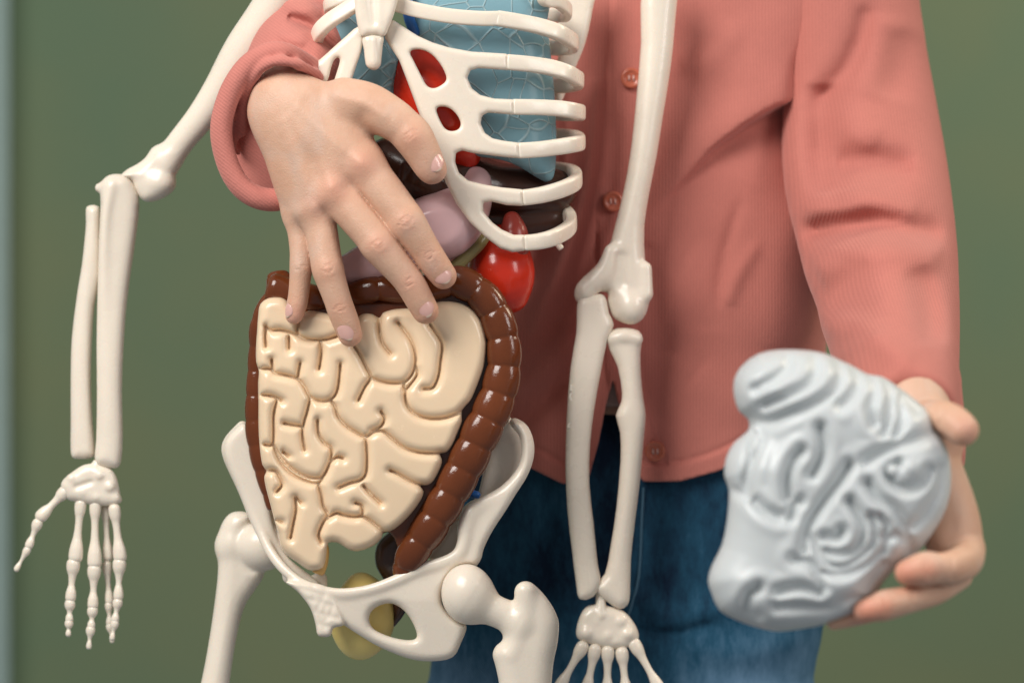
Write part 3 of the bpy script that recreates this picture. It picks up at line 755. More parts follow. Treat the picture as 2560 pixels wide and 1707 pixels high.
# costal cartilage plate with its openings
plate = C2((700, 150), (740, 132), (790, 165), (900, 235), (1000, 280), (1100, 310), (1250, 338), (1480, 352), (1488, 358), (1498, 455), (1490, 462), (1400, 455), (1300, 448), (1245, 462), (1225, 510), (1255, 580), (1310, 622),
           (1400, 645), (1525, 650), (1532, 656), (1535, 748), (1528, 753), (1440, 745), (1360, 738), (1320, 758), (1312, 810), (1340, 870), (1390, 905), (1460, 920), (1555, 932), (1562, 938), (1572, 1030), (1566, 1036), (1480, 1030), (1380, 1018),
           (1260, 1002), (1190, 985), (1150, 1000), (1145, 1060), (1170, 1130), (1230, 1180), (1330, 1205), (1450, 1225), (1585, 1238), (1590, 1244), (1592, 1340), (1588, 1347), (1480, 1342), (1380, 1318), (1328, 1326),
           (1330, 1385), (1390, 1455), (1450, 1500), (1530, 1535), (1592, 1533), (1600, 1540), (1606, 1632), (1600, 1640), (1520, 1650), (1440, 1625), (1340, 1550), (1240, 1455), (1150, 1330), (1085, 1200), (1035, 1080), (1000, 960), (930, 800), (880, 665), (830, 530), (780, 400), (720, 310), (685, 250), (678, 205))
hole1 = C2((850, 345), (885, 325), (950, 335), (1010, 375), (1065, 450), (1088, 520), (1050, 560), (1000, 578), (955, 555), (910, 470), (875, 400))
hole2 = C2((1022, 715), (1055, 698), (1105, 708), (1150, 745), (1180, 800), (1170, 842), (1125, 858), (1080, 842), (1045, 785))
def plz(x, y):
    return ribz(x, 1080, 380, 172, -72) - 12 - 0.00010 * np.clip(y - 300, 0, None) ** 2
g = slab(plate, 15, 17, plz, 3.4, 2.6, holes=(), n=1)
x_, y_ = g.xy()
for hl in (hole1, hole2):
    dd = -poly_sd(x_, y_, hl)
    cut = -dd[:, :, None] + 0 * g.F
    g.F = -smin(-g.F, dd[:, :, None] + 0 * g.F, 10)
make('costal_cartilage', smoothed(g), B, skel)

# sternum and xiphoid
st = C2((505, -60), (760, -60), (748, 20), (715, 110), (690, 180), (672, 228), (540, 228), (528, 150), (515, 60))
g = slab(st, 22, 24, lambda x, y: 112 + 0 * x * y, 4, 2.4, n=2)
g2c = C2((600, -80, 140, 12), (605, 60, 140, 9), (612, 150, 138, 6))
g.chain(g2c, k=10, sub=True)
g.chain(C2((515, -60, 122, 12), (525, 100, 124, 12), (545, 215, 120, 10)), k=10); g.chain(C2((755, -60, 122, 12), (715, 90, 124, 12), (670, 215, 120, 10)), k=10)
make('sternum', smoothed(g), B, skel)
xi = C2((540, 226), (672, 226), (672, 300), (664, 380), (658, 430), (625, 462), (590, 455), (560, 425), (548, 330))
g = slab(xi, 20, 20, lambda x, y: 108 + 0 * x * y, 4, 2.4, n=2); g.chain(C2((608, 260, 128, 7), (612, 400, 122, 8)), k=8)
make('xiphoid', smoothed(g), B, skel)

def rib(name, pts, a, b, cap=True, off=0):
    """band through points (x,y,z); section: a = half thickness outward, b = half height"""
    return make(name, sweep(pts, b, a, up=[(0.0, 0, 1)] * 1 if False else [(p[0] - 1100, 0, p[2] + 120) for p in pts], n=20, p=4.5, sub=8), B, skel)
def rpts(cpts, over=None):
    """front points in crop C2 with depth from the barrel; then the return behind"""
    out = []
    for p in cpts:
        q = C2(p)[0]
        out.append((q[0], q[1], p[2] if len(p) > 2 else float(plz(np.array(q[0]), np.array(q[1])))))
    return out
HB = 20
make('rib_tip', sweep([(1385, 600, -100), (1396, 612, -92), (1402, 620, -90)], 8, 8, n=10, p=2), B, skel)
R_ = [
    [(745, 25), (900, 68), (1100, 105), (1300, 122), (1425, 122)],
    [(1425, 122), (1560, 145), (1700, 175), (1820, 215, 20), (1895, 260, -30), (1918, 285, -75), (1895, 305, -120), (1820, 315, -160), (1700, 300, -200)],
    [(1490, 408), (1620, 420), (1760, 442), (1870, 475, 10), (1930, 508, -35), (1952, 528, -80), (1925, 545, -130), (1840, 560, -180), (1760, 560, -215)],
    [(1530, 700), (1660, 702), (1790, 708), (1890, 720, 0), (1945, 732, -40), (1962, 738, -85), (1935, 742, -135), (1850, 740, -185), (1780, 735, -220)],
    [(1566, 985), (1690, 977), (1810, 962), (1900, 948, -5), (1948, 938, -42), (1960, 925, -85), (1930, 905, -135), (1860, 895, -180), (1790, 890, -220)],
    [(1592, 1292), (1700, 1276), (1810, 1248), (1895, 1215, -20), (1935, 1185, -60), (1935, 1150, -100), (1890, 1125, -145), (1800, 1110, -190), (1700, 1105, -220)],
    [(1602, 1587), (1690, 1578), (1780, 1555), (1860, 1515, -35), (1900, 1475, -70), (1900, 1430, -110), (1860, 1390, -150), (1790, 1365, -190), (1690, 1350, -220)],
]
for i, rp in enumerate(R_):
    pts = rpts(rp)
    rib('costal_bar' if i == 0 else 'rib', pts, 14 if i else 13, HB if i != 0 else 19)
# upper right rib loop and left side ribs
rib('rib', [(1350, -60, 20), *[(q[0], q[1], z) for q, z in zip(C2((1720, -10), (1810, 10), (1865, 50), (1880, 80), (1850, 105), (1780, 95)), (10, -20, -60, -95, -130, -170))]], 12, 17)
rib('rib', [(q[0], q[1], z) for q, z in zip(C2((500, 25), (420, 75), (330, 135), (262, 200), (240, 262), (262, 320), (330, 345)), (105, 98, 88, 70, 20, -40, -100))], 14, 19)
rib('rib', [(q[0], q[1], z) for q, z in zip(C2((560, -60), (440, -20), (360, 10), (320, 40), (335, 75), (400, 90)), (100, 90, 75, 30, -30, -90))], 14, 16)
fork = C2((520, 170), (545, 250), (530, 340), (500, 430), (465, 540), (440, 620), (340, 620), (350, 540), (375, 460), (392, 395), (375, 378), (350, 400), (330, 460), (310, 530), (250, 560), (180, 480), (190, 440), (260, 390), (350, 310), (440, 230))
g = slab(fork, 14, 15, lambda x, y: 100 + 0.12 * (x - 880), 4, 2.6, n=2)
make('costal_cartilage', smoothed(g), B, skel)
# scapula, spine
sc_p = FD((1290, -40), (1368, -40), (1362, 20), (1345, 100), (1312, 180), (1290, 236), (1278, 236), (1270, 190), (1284, 110), (1280, 30))
make('shoulder_blade', smoothed(slab(sc_p, 22, 16, -225, 5, 2)), B, skel)
for i in range(9):
    yy = 60 + i * 130
    if yy < 1100:
        g = Grid(1010, 1190, yy - 75, yy + 75, -330, -170, 7)
        g.ell((1100, yy, -245), (52, 50, 42)); g.chain([(1050, yy, -270, 14), (1150, yy, -270, 14)], k=10)
        make('vertebra', smoothed(g), B, skel)

# right-hand-of-picture arm
def zl(v): return lambda x, y: v + 0 * x * y
hum = FD((1478, -60), (1552, -60), (1550, 60), (1540, 160), (1524, 260), (1508, 360), (1492, 440), (1480, 520), (1482, 600), (1492, 668), (1490, 694), (1468, 730), (1442, 740), (1412, 733), (1400, 712), (1395, 690), (1396, 672), (1368, 672), (1364, 690), (1340, 700),
         (1322, 690), (1320, 668), (1338, 640), (1375, 606), (1398, 570), (1412, 520), (1425, 470), (1440, 400), (1452, 320), (1462, 220), (1472, 100))
def humx(g, d):
    g.chain(C7((250, 40, -175, 16), (225, 110, -177, 20), (165, 175, -181, 22)), k=22)
    g.chain(C7((290, 60, -163, 5), (285, 150, -161, 7)), k=24, sub=True)
    g.ell((*C7((325, 235))[0], -190), (38, 44, 42), k=16); g.chain(C7((375, 100, -181, 15), (378, 190, -179, 16)), k=18)
make('humerus', smoothed(slab(hum, 42, 40, zl(-205), 4, 2.1, n=2, extra=humx, zpad=10)), B, skel)
uln = C7((135, 215), (155, 196), (215, 190), (235, 210), (245, 260), (262, 300), (238, 360), (215, 470), (192, 600), (178, 720), (175, 860), (190, 1000), (205, 1150), (216, 1210), (190, 1262), (140, 1272), (128, 1220), (113, 1100), (97, 960), (90, 800), (95, 620), (108, 450), (128, 330), (130, 250))
u2 = make('ulna', smoothed(slab(uln, 30, 30, zl(-190), 4, 2.6, n=2)), B, skel)
rad = C7((236, 345), (250, 318), (300, 310), (350, 320), (362, 350), (356, 400), (358, 480), (366, 560), (375, 620), (368, 700), (355, 850), (336, 1000), (322, 1130), (319, 1250), (310, 1292), (280, 1306), (240, 1282), (200, 1250), (190, 1222), (230, 1180), (250, 1080), (270, 950), (285, 780), (283, 680), (268, 622), (285, 580), (290, 540), (275, 450), (246, 390))
def radx(g, d):
    g.chain(C7((258, 350, -181, 13), (300, 340, -175, 16), (345, 350, -181, 13)), k=12)
make('radius', smoothed(slab(rad, 34, 32, zl(-200), 4, 2.3, n=2, extra=radx, zpad=10)), B, skel)
def emboss(txt, px, py, z, size, rot, parent):
    cu = bpy.data.curves.new('mark', 'FONT'); cu.body = txt; cu.size = size * U; cu.extrude = 2.0 * U; cu.bevel_depth = 0.8 * U; cu.align_x = 'CENTER'; cu.align_y = 'CENTER'
    t_ = bpy.data.objects.new('tmp', cu); me = bpy.data.meshes.new_from_object(t_); bpy.data.objects.remove(t_)
    o = bpy.data.objects.new('embossed_mark', me); COL.objects.link(o); me.materials.clear(); me.materials.append(B)
    place(o, loc_of((px, py, z)), parent); o.rotation_euler = (PI / 2, rot, 0); return o
emboss('CE', *C7((127, 545))[0], -167, 40, -PI / 2 + .08, u2); emboss('R', *C7((114, 655))[0], -167, 30, -PI / 2, u2)
# carpals and metacarpals
g = Grid(*[v for v in (1360, 1690)], 1470, 1860, -275, -135, 4)
x_, y_ = g.xy()
dc = poly_sd(x_, y_, C7((128, 1375), (150, 1312), (188, 1288), (250, 1296), (300, 1315), (338, 1362), (350, 1408), (320, 1440), (255, 1450), (180, 1432), (135, 1412)))
g.infl(dc, 26, 28, -210 + 0 * dc, 2)
for c in C7((165, 1390, -191, 17), (200, 1350, -195, 13), (240, 1400, -191, 13), (285, 1350, -191, 14), (310, 1395, -189, 15), (270, 1420, -193, 10), (165, 1335, -197, 12)):
    g.ell(c[:3], (c[3],) * 3, k=7)
g.chain(C7((215, 1255, -205, 13), (217, 1330, -191, 14)), k=3)
g.chain(C7((222, 1345, -175, 3.5), (245, 1350, -177, 3.5)), k=4, sub=True)
def phal(g, a, b, za, zb, r0, r1, k=5):
    """one small bone: flared ends"""
    ax, ay = a; bx, by = b
    f = [(0, r0 * 1.05), (.12, r0), (.3, r0 * .68), (.6, r1 * .62), (.85, r1 * .98), (1, r1 * 1.05)]
    g.chain([(ax + (bx - ax) * t, ay + (by - ay) * t, za + (zb - za) * t, r) for t, r in f], k=k, n=4)
hb = make('wrist_bones', smoothed(g), B, skel)
def bone_set(name, a, b, za, zb, r0, r1, parent):
    g = Grid(min(a[0], b[0]) - 40, max(a[0], b[0]) + 40, min(a[1], b[1]) - 40, max(a[1], b[1]) + 40, min(za, zb) - 40, max(za, zb) + 40, 3.5)
    phal(g, a, b, za, zb, r0, r1); return make(name, smoothed(g), B, parent)
for a, b in (((150, 1440), (70, 1580)), ((195, 1450), (165, 1590)), ((240, 1455), (238, 1600)), ((290, 1460), (305, 1600)), ((335, 1430), (425, 1590))):
    a_, b_ = C7(a, b); bone_set('metacarpal', a_, b_, -200, -195, 16, 15, hb)
    dx, dy = (b_[0] - a_[0]), (b_[1] - a_[1]); L_ = math.hypot(dx, dy); c_ = (b_[0] + dx / L_ * 26, b_[1] + dy / L_ * 26); d_ = (c_[0] + dx / L_ * 75, c_[1] + dy / L_ * 75)
    bone_set('phalanx', c_, d_, -195, -195, 14, 12, hb)

# left-hand-of-picture arm (hangs a little behind)
ZA = -190
g = Grid(300, 800, -120, 540, -290, 20, 5)
g.chain([(730, -130, -60, 54), *C1((1800, 0, -80, 51), (1600, 330, -120, 53), (1440, 590, -145, 44), (1310, 770, -160, 37), (1180, 930, -175, 34), (1090, 1060, -185, 36))], k=10)
x_, y_ = g.xy()
dc = poly_sd(x_, y_, C1((1020, 950), (1200, 960), (1160, 1080), (1140, 1130), (1150, 1220), (1080, 1290), (980, 1322), (920, 1300), (880, 1230), (860, 1180), (800, 1165), (800, 1130), (870, 1100), (950, 1030)))
g.infl(dc, 30, 36, ZA + 0 * dc, 2, k=16)
g.chain(C1((860, 1130, ZA, 12), (1000, 1080, ZA + 14, 14)), k=12); g.ell((*C1((1040, 1190))[0], ZA + 14), (36, 30, 34), k=14)
g.chain(C1((960, 1110, ZA + 52, 10), (1010, 1080, ZA + 50, 8)), k=10, sub=True)
make('humerus', smoothed(g), B, skel)
def shift(f, v): return v
uln2 = C6((302, 78), (318, 52), (345, 42), (385, 48), (408, 82), (421, 130), (412, 220), (396, 330), (382, 440), (373, 560), (368, 700), (371, 830), (365, 912), (345, 930), (300, 920), (285, 900), (290, 840), (292, 700), (291, 560), (294, 400), (298, 240), (303, 140))
def u2x(g, d):
    g.chain(C6((300, 84, ZA - 5, 12), (312, 80, ZA, 12)), k=6)
    g.chain(C6((335, 80, ZA + 20, 10), (318, 180, ZA + 26, 8), (312, 400, ZA + 18, 8), (315, 620, ZA + 8, 7)), k=16)
make('ulna', smoothed(slab(uln2, 34, 30, zl(ZA), 4.5, 2.2, n=2, extra=u2x, zpad=10)), B, skel)
rad2 = C6((258, 150), (268, 137), (300, 141), (303, 200), (303, 350), (285, 440), (277, 560), (275, 680), (280, 790), (287, 870), (280, 898), (225, 900), (213, 880), (213, 800), (213, 640), (216, 540), (226, 450), (236, 380), (246, 320), (254, 250), (259, 190))
make('radius', smoothed(slab(rad2, 28, 26, zl(ZA - 30), 4.5, 2.2, n=2)), B, skel)
g = Grid(130, 330, 1130, 1280, ZA - 45, ZA + 50, 4); x_, y_ = g.xy()
dc = poly_sd(x_, y_, C6((183, 975), (220, 938), (265, 915), (325, 925), (352, 955), (363, 1005), (368, 1030), (335, 1042), (285, 1040), (235, 1030), (200, 1020)))
g.infl(dc, 24, 22, ZA + 0 * dc, 2)
for c in C6((215, 960, ZA + 12, 12), (300, 950, ZA + 16, 13), (330, 985, ZA + 16, 14), (250, 1000, ZA + 14, 10), (290, 1015, ZA + 14, 10), (345, 1020, ZA + 10, 12)): g.ell(c[:3], (c[3],) * 3, k=6)
g.chain(C6((230, 985, ZA + 22, 6), (275, 970, ZA + 22, 6)), k=6, sub=True)
g.chain(C6((290, 915, ZA, 11), (288, 950, ZA + 8, 12)), k=4)
hb2 = make('wrist_bones', smoothed(g), B, skel)
seq = [
    [((195, 1000), (125, 1072), 19, 19, 'metacarpal'), ((113, 1095), (88, 1160), 16, 13, 'phalanx'), ((82, 1175), (50, 1232), 12, 9, 'phalanx')],
    [((243, 1036), (228, 1195), 17, 21, 'metacarpal'), ((221, 1218), (213, 1318), 20, 16, 'phalanx'), ((211, 1337), (209, 1385), 16, 12, 'phalanx'), ((208, 1395), (206, 1428), 13, 9, 'phalanx')],
    [((287, 1040), (285, 1212), 17, 21, 'metacarpal'), ((284, 1234), (280, 1340), 20, 16, 'phalanx'), ((279, 1357), (275, 1404), 16, 12, 'phalanx'), ((273, 1415), (268, 1466), 14, 9, 'phalanx')],
    [((318, 1050), (325, 1195), 15, 16, 'metacarpal'), ((322, 1220), (330, 1328), 15, 13, 'phalanx'), ((328, 1342), (330, 1395), 13, 11, 'phalanx'), ((331, 1405), (338, 1448), 12, 8, 'phalanx')],
    [((345, 1052), (362, 1195), 18, 20, 'metacarpal'), ((360, 1216), (357, 1315), 20, 15, 'phalanx'), ((355, 1332), (347, 1385), 15, 12, 'phalanx'), ((346, 1396), (338, 1440), 13, 9, 'phalanx')]]
for fi, f_ in enumerate(seq):
    for a, b, r0, r1, nm in f_:
        a_, b_ = C6(a, b); z = ZA + (-24 if fi == 3 else 6 if fi == 4 else 0)
        bone_set(nm, a_, b_, z, z, r0 * .83, r1 * .83, hb2)

# ---- pelvis
def pelvis():
    h = 4.2
    g = Grid(540, 1345, 1030, 1670, -190, 130, h); x, y = g.xy()
    P1 = C5((600, 1010), (640, 1040), (760, 1058), (900, 1048), (1050, 985), (1200, 915), (1330, 880), (1408, 850), (1432, 780), (1428, 690), (1470, 600), (1550, 560), (1670, 490), (1770, 380), (1790, 280), (1775, 200), (1735, 150), (1735, 118), (1785, 128), (1828, 210),
            (1832, 320), (1795, 440), (1710, 590), (1625, 720), (1575, 820), (1555, 890), (1490, 960), (1400, 1010), (1345, 1060), (1345, 1130), (1400, 1200), (1478, 1245), (1450, 1340), (1400, 1425), (1280, 1447), (1150, 1430), (1000, 1370), (880, 1300), (790, 1240), (730, 1190), (660, 1100))
    ob = C5((938, 1215), (955, 1165), (1010, 1132), (1070, 1128), (1130, 1165), (1180, 1235), (1203, 1312), (1150, 1328), (1050, 1308), (965, 1268))
    d = np.minimum(poly_sd(x, y, P1), -poly_sd(x, y, ob))
    zc = 30 + 0.02 * (x - 900) - 0.10 * np.clip(x - 1150, 0, None) - 0.12 * np.clip(y - 1500, 0, None)
    g.infl(d, 22, 24, zc, 2.2)
    # inner face of the wing
    P2 = C5((1500, 620), (1540, 520), (1570, 400), (1600, 280), (1660, 150), (1730, 108), (1800, 180), (1810, 320), (1720, 480), (1600, 580))
    g.infl(poly_sd(x, y, P2), 20, 14, zc - 62, 2, k=20)
    g.chain(C5((1700, 120, -20, 14), (1640, 190, -60, 14), (1590, 330, -80, 14)), k=16)
    P2b = C5((1270, 880), (1330, 780), (1420, 640), (1500, 560), (1540, 600), (1450, 700), (1440, 840), (1380, 900))
    g.infl(poly_sd(x, y, P2b), 16, 12, zc - 55, 2, k=14)
    # rolled rim
    g.chain(C5((1742, 122, 10, 11), (1795, 165, 14, 13), (1822, 250, 18, 14), (1812, 340, 20, 14), (1765, 430, 24, 14), (1680, 510, 28, 14), (1570, 570, 34, 15), (1505, 625, 42, 17), (1478, 700, 46, 15), (1462, 780, 48, 14), (1430, 850, 50, 14), (1350, 895, 50, 13),
                (1220, 935, 50, 13), (1080, 1000, 50, 12), (930, 1050, 50, 12), (780, 1068, 48, 12), (650, 1045, 44, 11)), k=14)
    # left wing
    P3 = C5((245, 128), (195, 160), (142, 225), (136, 300), (165, 390), (225, 530), (285, 680), (335, 780), (390, 880), (450, 955), (465, 1005), (540, 1040), (640, 1050), (660, 1010), (600, 960), (500, 880), (440, 780), (405, 680), (385, 560), (345, 430), (310, 310), (290, 190))
    zl3 = -40 + 0.10 * (x - 640)
    g.infl(poly_sd(x, y, P3), 20, 20, np.minimum(zl3, 40), 2.1, k=12)
    g.chain(C5((235, 145, -70, 14), (160, 235, -66, 15), (160, 320, -62, 14), (250, 500, -50, 14), (320, 680, -30, 13), (380, 820, -8, 13), (460, 930, 20, 13), (560, 1010, 40, 12), (660, 1050, 46, 11)), k=12)
    g.chain(C5((330, 420, -90, 12), (400, 640, -70, 13), (480, 800, -40, 13)), k=14)
    # pubic symphysis
    P4 = C5((470, 1005), (560, 1010), (680, 1050), (760, 1130), (800, 1240), (740, 1262), (722, 1308), (655, 1305), (640, 1240), (610, 1150), (540, 1060))
    g.infl(poly_sd(x, y, P4), 16, 20, 42 + 0 * x * y, 2.4, k=8)
    for pts in (((555, 1040), (690, 1080)), ((590, 1100), (740, 1140)), ((625, 1170), (770, 1210)), ((645, 1235), (740, 1262)), ((620, 1030), (640, 1100)), ((690, 1080), (650, 1160)), ((660, 1090), (700, 1150)), ((690, 1150), (700, 1215)), ((735, 1140), (720, 1200)), ((660, 1200), (690, 1262))):
        a, b = C5(*pts); g.chain([(a[0], a[1], 64, 5.5), (b[0], b[1], 64, 5.5)], k=3, sub=True)
    # acetabulum socket
    g.ell((*C5((1490, 1080))[0], 66), (72, 82, 66), k=6, sub=True)
    return smoothed(g)
pel = make('pelvis', pelvis(), B, skel)
# sacrum seen through the bowl
g = slab(C5((560, 1000), (690, 950), (700, 1060), (600, 1040)), 14, 14, -60, 5); make('sacrum', smoothed(g), B, skel)

# femurs
def femur_r():
    g = Grid(1080, 1440, 1350, 1830, -60, 190, 4.2); x, y = g.xy()
    g.ell((*C5((1485, 1075))[0], 62), (66, 76, 64), k=0, rot=-.2)
    g.chain(C5((1500, 1090, 64, 58), (1600, 1150, 66, 42), (1700, 1195, 68, 40), (1780, 1240, 68, 50)), k=18)
    P = C5((1752, 1070), (1785, 1020), (1835, 1014), (1895, 1060), (1960, 1150), (1990, 1235), (1982, 1350), (1960, 1460), (1945, 1640), (1940, 1800), (1675, 1800), (1662, 1600), (1640, 1480), (1622, 1410), (1640, 1362), (1675, 1330), (1700, 1270), (1740, 1160))
    g.infl(poly_sd(x, y, P), 52, 46, 66 + 0 * x * y, 2.1, k=14)
    g.chain(C5((1800, 1060, 92, 24), (1800, 1160, 94, 18), (1770, 1300, 92, 14), (1730, 1420, 92, 10)), k=20)
    return smoothed(g)
make('femur', femur_r(), B, skel)
def femur_l():
    g = Grid(420, 740, 1230, 1840, -250, -30, 4.5); x, y = g.xy()
    z = -150
    g.ell((*C5((345, 815))[0], z + 20), (66, 60, 56), k=0)
    g.chain(C5((330, 800, z + 10, 46), (240, 800, z, 40), (180, 810, z, 44)), k=14)
    P = C5((95, 790), (118, 690), (165, 628), (230, 615), (285, 640), (275, 720), (262, 830), (300, 900), (350, 940), (350, 985), (300, 1060), (245, 1150), (200, 1330), (165, 1560), (130, 1800), (-60, 1800), (5, 1568), (55, 1300), (90, 1050), (100, 920))
    g.infl(poly_sd(x, y, P), 44, 40, z + 0 * x * y, 2.1, k=12)
    return smoothed(g)
make('femur', femur_l(), B, skel)

# ================================================================== ORGANS
# intestines: a cream coiled front on a brown colon
gut = thing('intestine_model', 'glossy intestine piece, cream coils framed by a segmented brown colon, sitting in the pelvis', 'intestine model', (1000, 1400, 60))
cream = C4((100, 215), (140, 186), (200, 183), (236, 205), (262, 240), (292, 268), (340, 247), (420, 260), (500, 275), (560, 288), (600, 263), (650, 265), (684, 285), (700, 258), (760, 240), (840, 235), (900, 222), (980, 203), (1060, 206), (1125, 230), (1168, 275), (1196, 335), (1208, 410), (1200, 500),
           (1180, 570), (1150, 645), (1125, 695), (1088, 735), (1088, 790), (1068, 845), (1040, 908), (1010, 942), (978, 948), (990, 975), (984, 1012), (950, 1080), (918, 1102), (884, 1104), (900, 1132), (888, 1172), (840, 1240), (780, 1300), (735, 1328), (702, 1333), (694, 1362), (655, 1398), (600, 1420),
           (560, 1425), (520, 1410), (480, 1384), (432, 1385), (424, 1440), (410, 1505), (370, 1520), (330, 1515), (280, 1480), (230, 1445), (200, 1400), (190, 1340), (170, 1280), (150, 1200), (128, 1120), (118, 1060), (130, 1032), (108, 1000), (95, 900), (90, 800), (90, 700), (88, 600), (93, 545), (79, 500), (78, 430), (84, 340), (90, 260))
GR = [
    [(125, 325), (150, 345), (200, 345), (250, 358), (290, 372)], [(262, 240), (285, 262), (288, 310), (280, 350), (300, 378), (345, 392), (410, 392), (460, 380), (482, 372)],
    [(128, 330), (124, 380), (128, 425)], [(240, 375), (242, 435)], [(395, 400), (400, 450), (388, 535)],
    [(95, 535), (150, 535), (175, 555), (235, 568), (285, 585), (315, 620), (345, 672), (395, 692), (440, 685), (470, 655), (484, 600), (492, 510)], [(155, 488), (160, 540)], [(295, 505), (282, 580)],
    [(560, 425), (590, 470), (620, 530), (640, 575), (610, 625), (580, 688)], [(640, 575), (690, 595), (740, 604), (800, 600), (840, 565), (858, 515), (858, 455), (838, 395), (805, 345), (775, 308)],
    [(684, 285), (684, 350), (700, 410), (738, 460)], [(930, 315), (962, 360), (990, 415), (982, 500), (972, 570), (945, 625), (900, 632)],
    [(858, 515), (868, 560), (838, 605), (812, 640), (812, 690), (835, 735), (880, 765), (940, 778), (1010, 772), (1090, 742)], [(800, 600), (806, 640)],
    [(345, 672), (330, 740), (315, 790), (305, 850), (318, 930)], [(440, 685), (465, 715), (480, 765), (520, 812), (570, 845), (615, 866), (655, 842), (700, 838), (750, 878), (810, 922), (890, 945), (985, 946)],
    [(690, 742), (708, 775), (690, 815), (645, 838)], [(615, 866), (622, 950), (618, 1040), (590, 1078), (540, 1092), (485, 1115)], [(735, 1030), (780, 1050), (840, 1085), (895, 1104)], [(605, 1105), (640, 1145), (690, 1192)],
    [(565, 1190), (598, 1205), (600, 1255)], [(428, 1265), (470, 1240), (510, 1250), (560, 1258), (600, 1255), (650, 1285), (705, 1330)],
    [(110, 662), (160, 668), (205, 690)], [(180, 690), (165, 760), (165, 850), (158, 905), (118, 905)], [(215, 800), (255, 808), (305, 815)], [(210, 940), (240, 962)],
    [(380, 785), (385, 850), (412, 895), (448, 925), (440, 990), (405, 1060), (350, 1068), (290, 1045), (230, 1000), (190, 950), (165, 905)],
    [(440, 990), (475, 965), (505, 972)], [(165, 905), (195, 985), (250, 1045), (320, 1080), (382, 1092), (405, 1062)], [(382, 1092), (398, 1150), (408, 1205), (428, 1245), (405, 1290), (385, 1345), (400, 1385)],
    [(130, 1032), (175, 1035), (200, 1075), (205, 1105), (180, 1135)], [(270, 1165), (275, 1220), (262, 1290), (248, 1362)], [(180, 1275), (205, 1285)], [(300, 1190), (275, 1165)],
]
def intestine_front():
    h = 3.0
    x0, x1, y0, y1 = bbox_of(cream, 10)
    g = Grid(x0, x1, y0, y1, 10, 155, h); x, y = g.xy()
    d = poly_sd(x, y, cream, 2)
    dg = np.full(d.shape, 1e3, np.float32)
    for q in GR:
        P = cr([p for p in C4(*q)], 4); dg = np.minimum(dg, seg_dist2(x, y, P))
    zf = 92 + 22 * np.exp(-(((x - 900) / 330) ** 2 + ((y - 1000) / 420) ** 2)) - 0.02 * np.abs(y - 950)
    w = 24.0
    r1 = 30 * (1 - np.sqrt(np.clip(1 - (1 - np.clip(d / 24, 0, 1)) ** 2, 0, 1)))
    q = np.clip((dg - 2.0) / w, 0, 1); r2 = 26 * (1 - np.clip(1 - (1 - q) ** 2.3, 0, 1) ** .45)
    top = zf - np.sqrt(r1 ** 2 + r2 ** 2 + .01)
    gx = np.gradient(top, h, axis=0); gy = np.gradient(top, h, axis=1); nrm = np.sqrt(1 + gx ** 2 + gy ** 2)
    F = (g.z[None, None, :] - top[:, :, None]) / np.minimum(nrm, 3)[:, :, None]
    F = np.maximum(F, -d[:, :, None]); F = np.maximum(F, 22 - g.z[None, None, :])
    g.F = F.astype(np.float32)
    V, Q = g.mesh(); return relax(V, Q, 2, .5), Q
make('small_intestine', intestine_front(), M['cream'], gut)
make('small_intestine_outlet', sweep(C4((300, 1430, 50), (395, 1400, 50), (400, 1470, 48), (385, 1520, 44)), 17, 20, n=14, p=2.4), M['ochre'], gut)
# colon
def haustra(pts, r, seglen, name='colon', n=26, depth=.155, phase=0):
    def mod(L):
        t = np.abs(np.sin(PI * (L / seglen + phase)))
        return 1 - depth + depth * np.clip(t, 0, 1) ** .38
    return sweep(pts, r, r, up=(0, 0, 1), n=n, p=2.3, sub=16, mod=mod)
colonR = C4((900, 150, 52), (980, 118, 55), (1060, 105, 58), (1135, 135, 60), (1207, 197, 62), (1260, 287, 64), (1290, 392, 66), (1294, 508, 66), (1272, 634, 66), (1226, 754, 66), (1172, 862, 66), (1118, 978, 64), (1058, 1093, 62), (993, 1208, 60), (925, 1322, 56), (862, 1412, 50), (828, 1462, 44), (812, 1520, 28), (840, 1590, 4))
colonT = C4((170, 140, 34), (280, 170, 36), (420, 190, 40), (560, 165, 46), (680, 140, 50), (800, 150, 50), (900, 165, 48))
colonL = C4((190, 90, 10), (195, 160, 20), (110, 300, 10), (90, 440, 5), (82, 560, 5), (75, 700, 8), (78, 840, 8), (105, 980, 6), (140, 1100, 2), (170, 1200, 0))
tubes = [haustra(colonR, [34, 38, 41, 43, 43, 44, 44, 45, 48, 50, 50, 50, 48, 46, 44, 41, 38, 34, 28], 70), haustra(colonT, [40, 36, 32, 32, 34, 34, 34], 70, phase=.2), haustra(colonL, [36, 38, 30, 25, 25, 26, 27, 27, 25, 22], 62)]
col = make('colon', tubes, M['brown'], gut)
mes = C4((150, 130), (300, 200), (560, 200), (830, 190), (980, 150), (1100, 150), (1200, 240), (1245, 360), (1250, 500), (1225, 620), (1160, 760), (1080, 920), (1010, 1060), (920, 1200), (840, 1330), (790, 1440), (730, 1330), (600, 1390), (400, 1360), (240, 1300), (160, 1160), (110, 1000), (90, 800), (90, 500), (100, 300))
make('colon_backing', smoothed(slab(mes, 14, 13, zl(38), 5, 2.2)), M['brown'], gut)
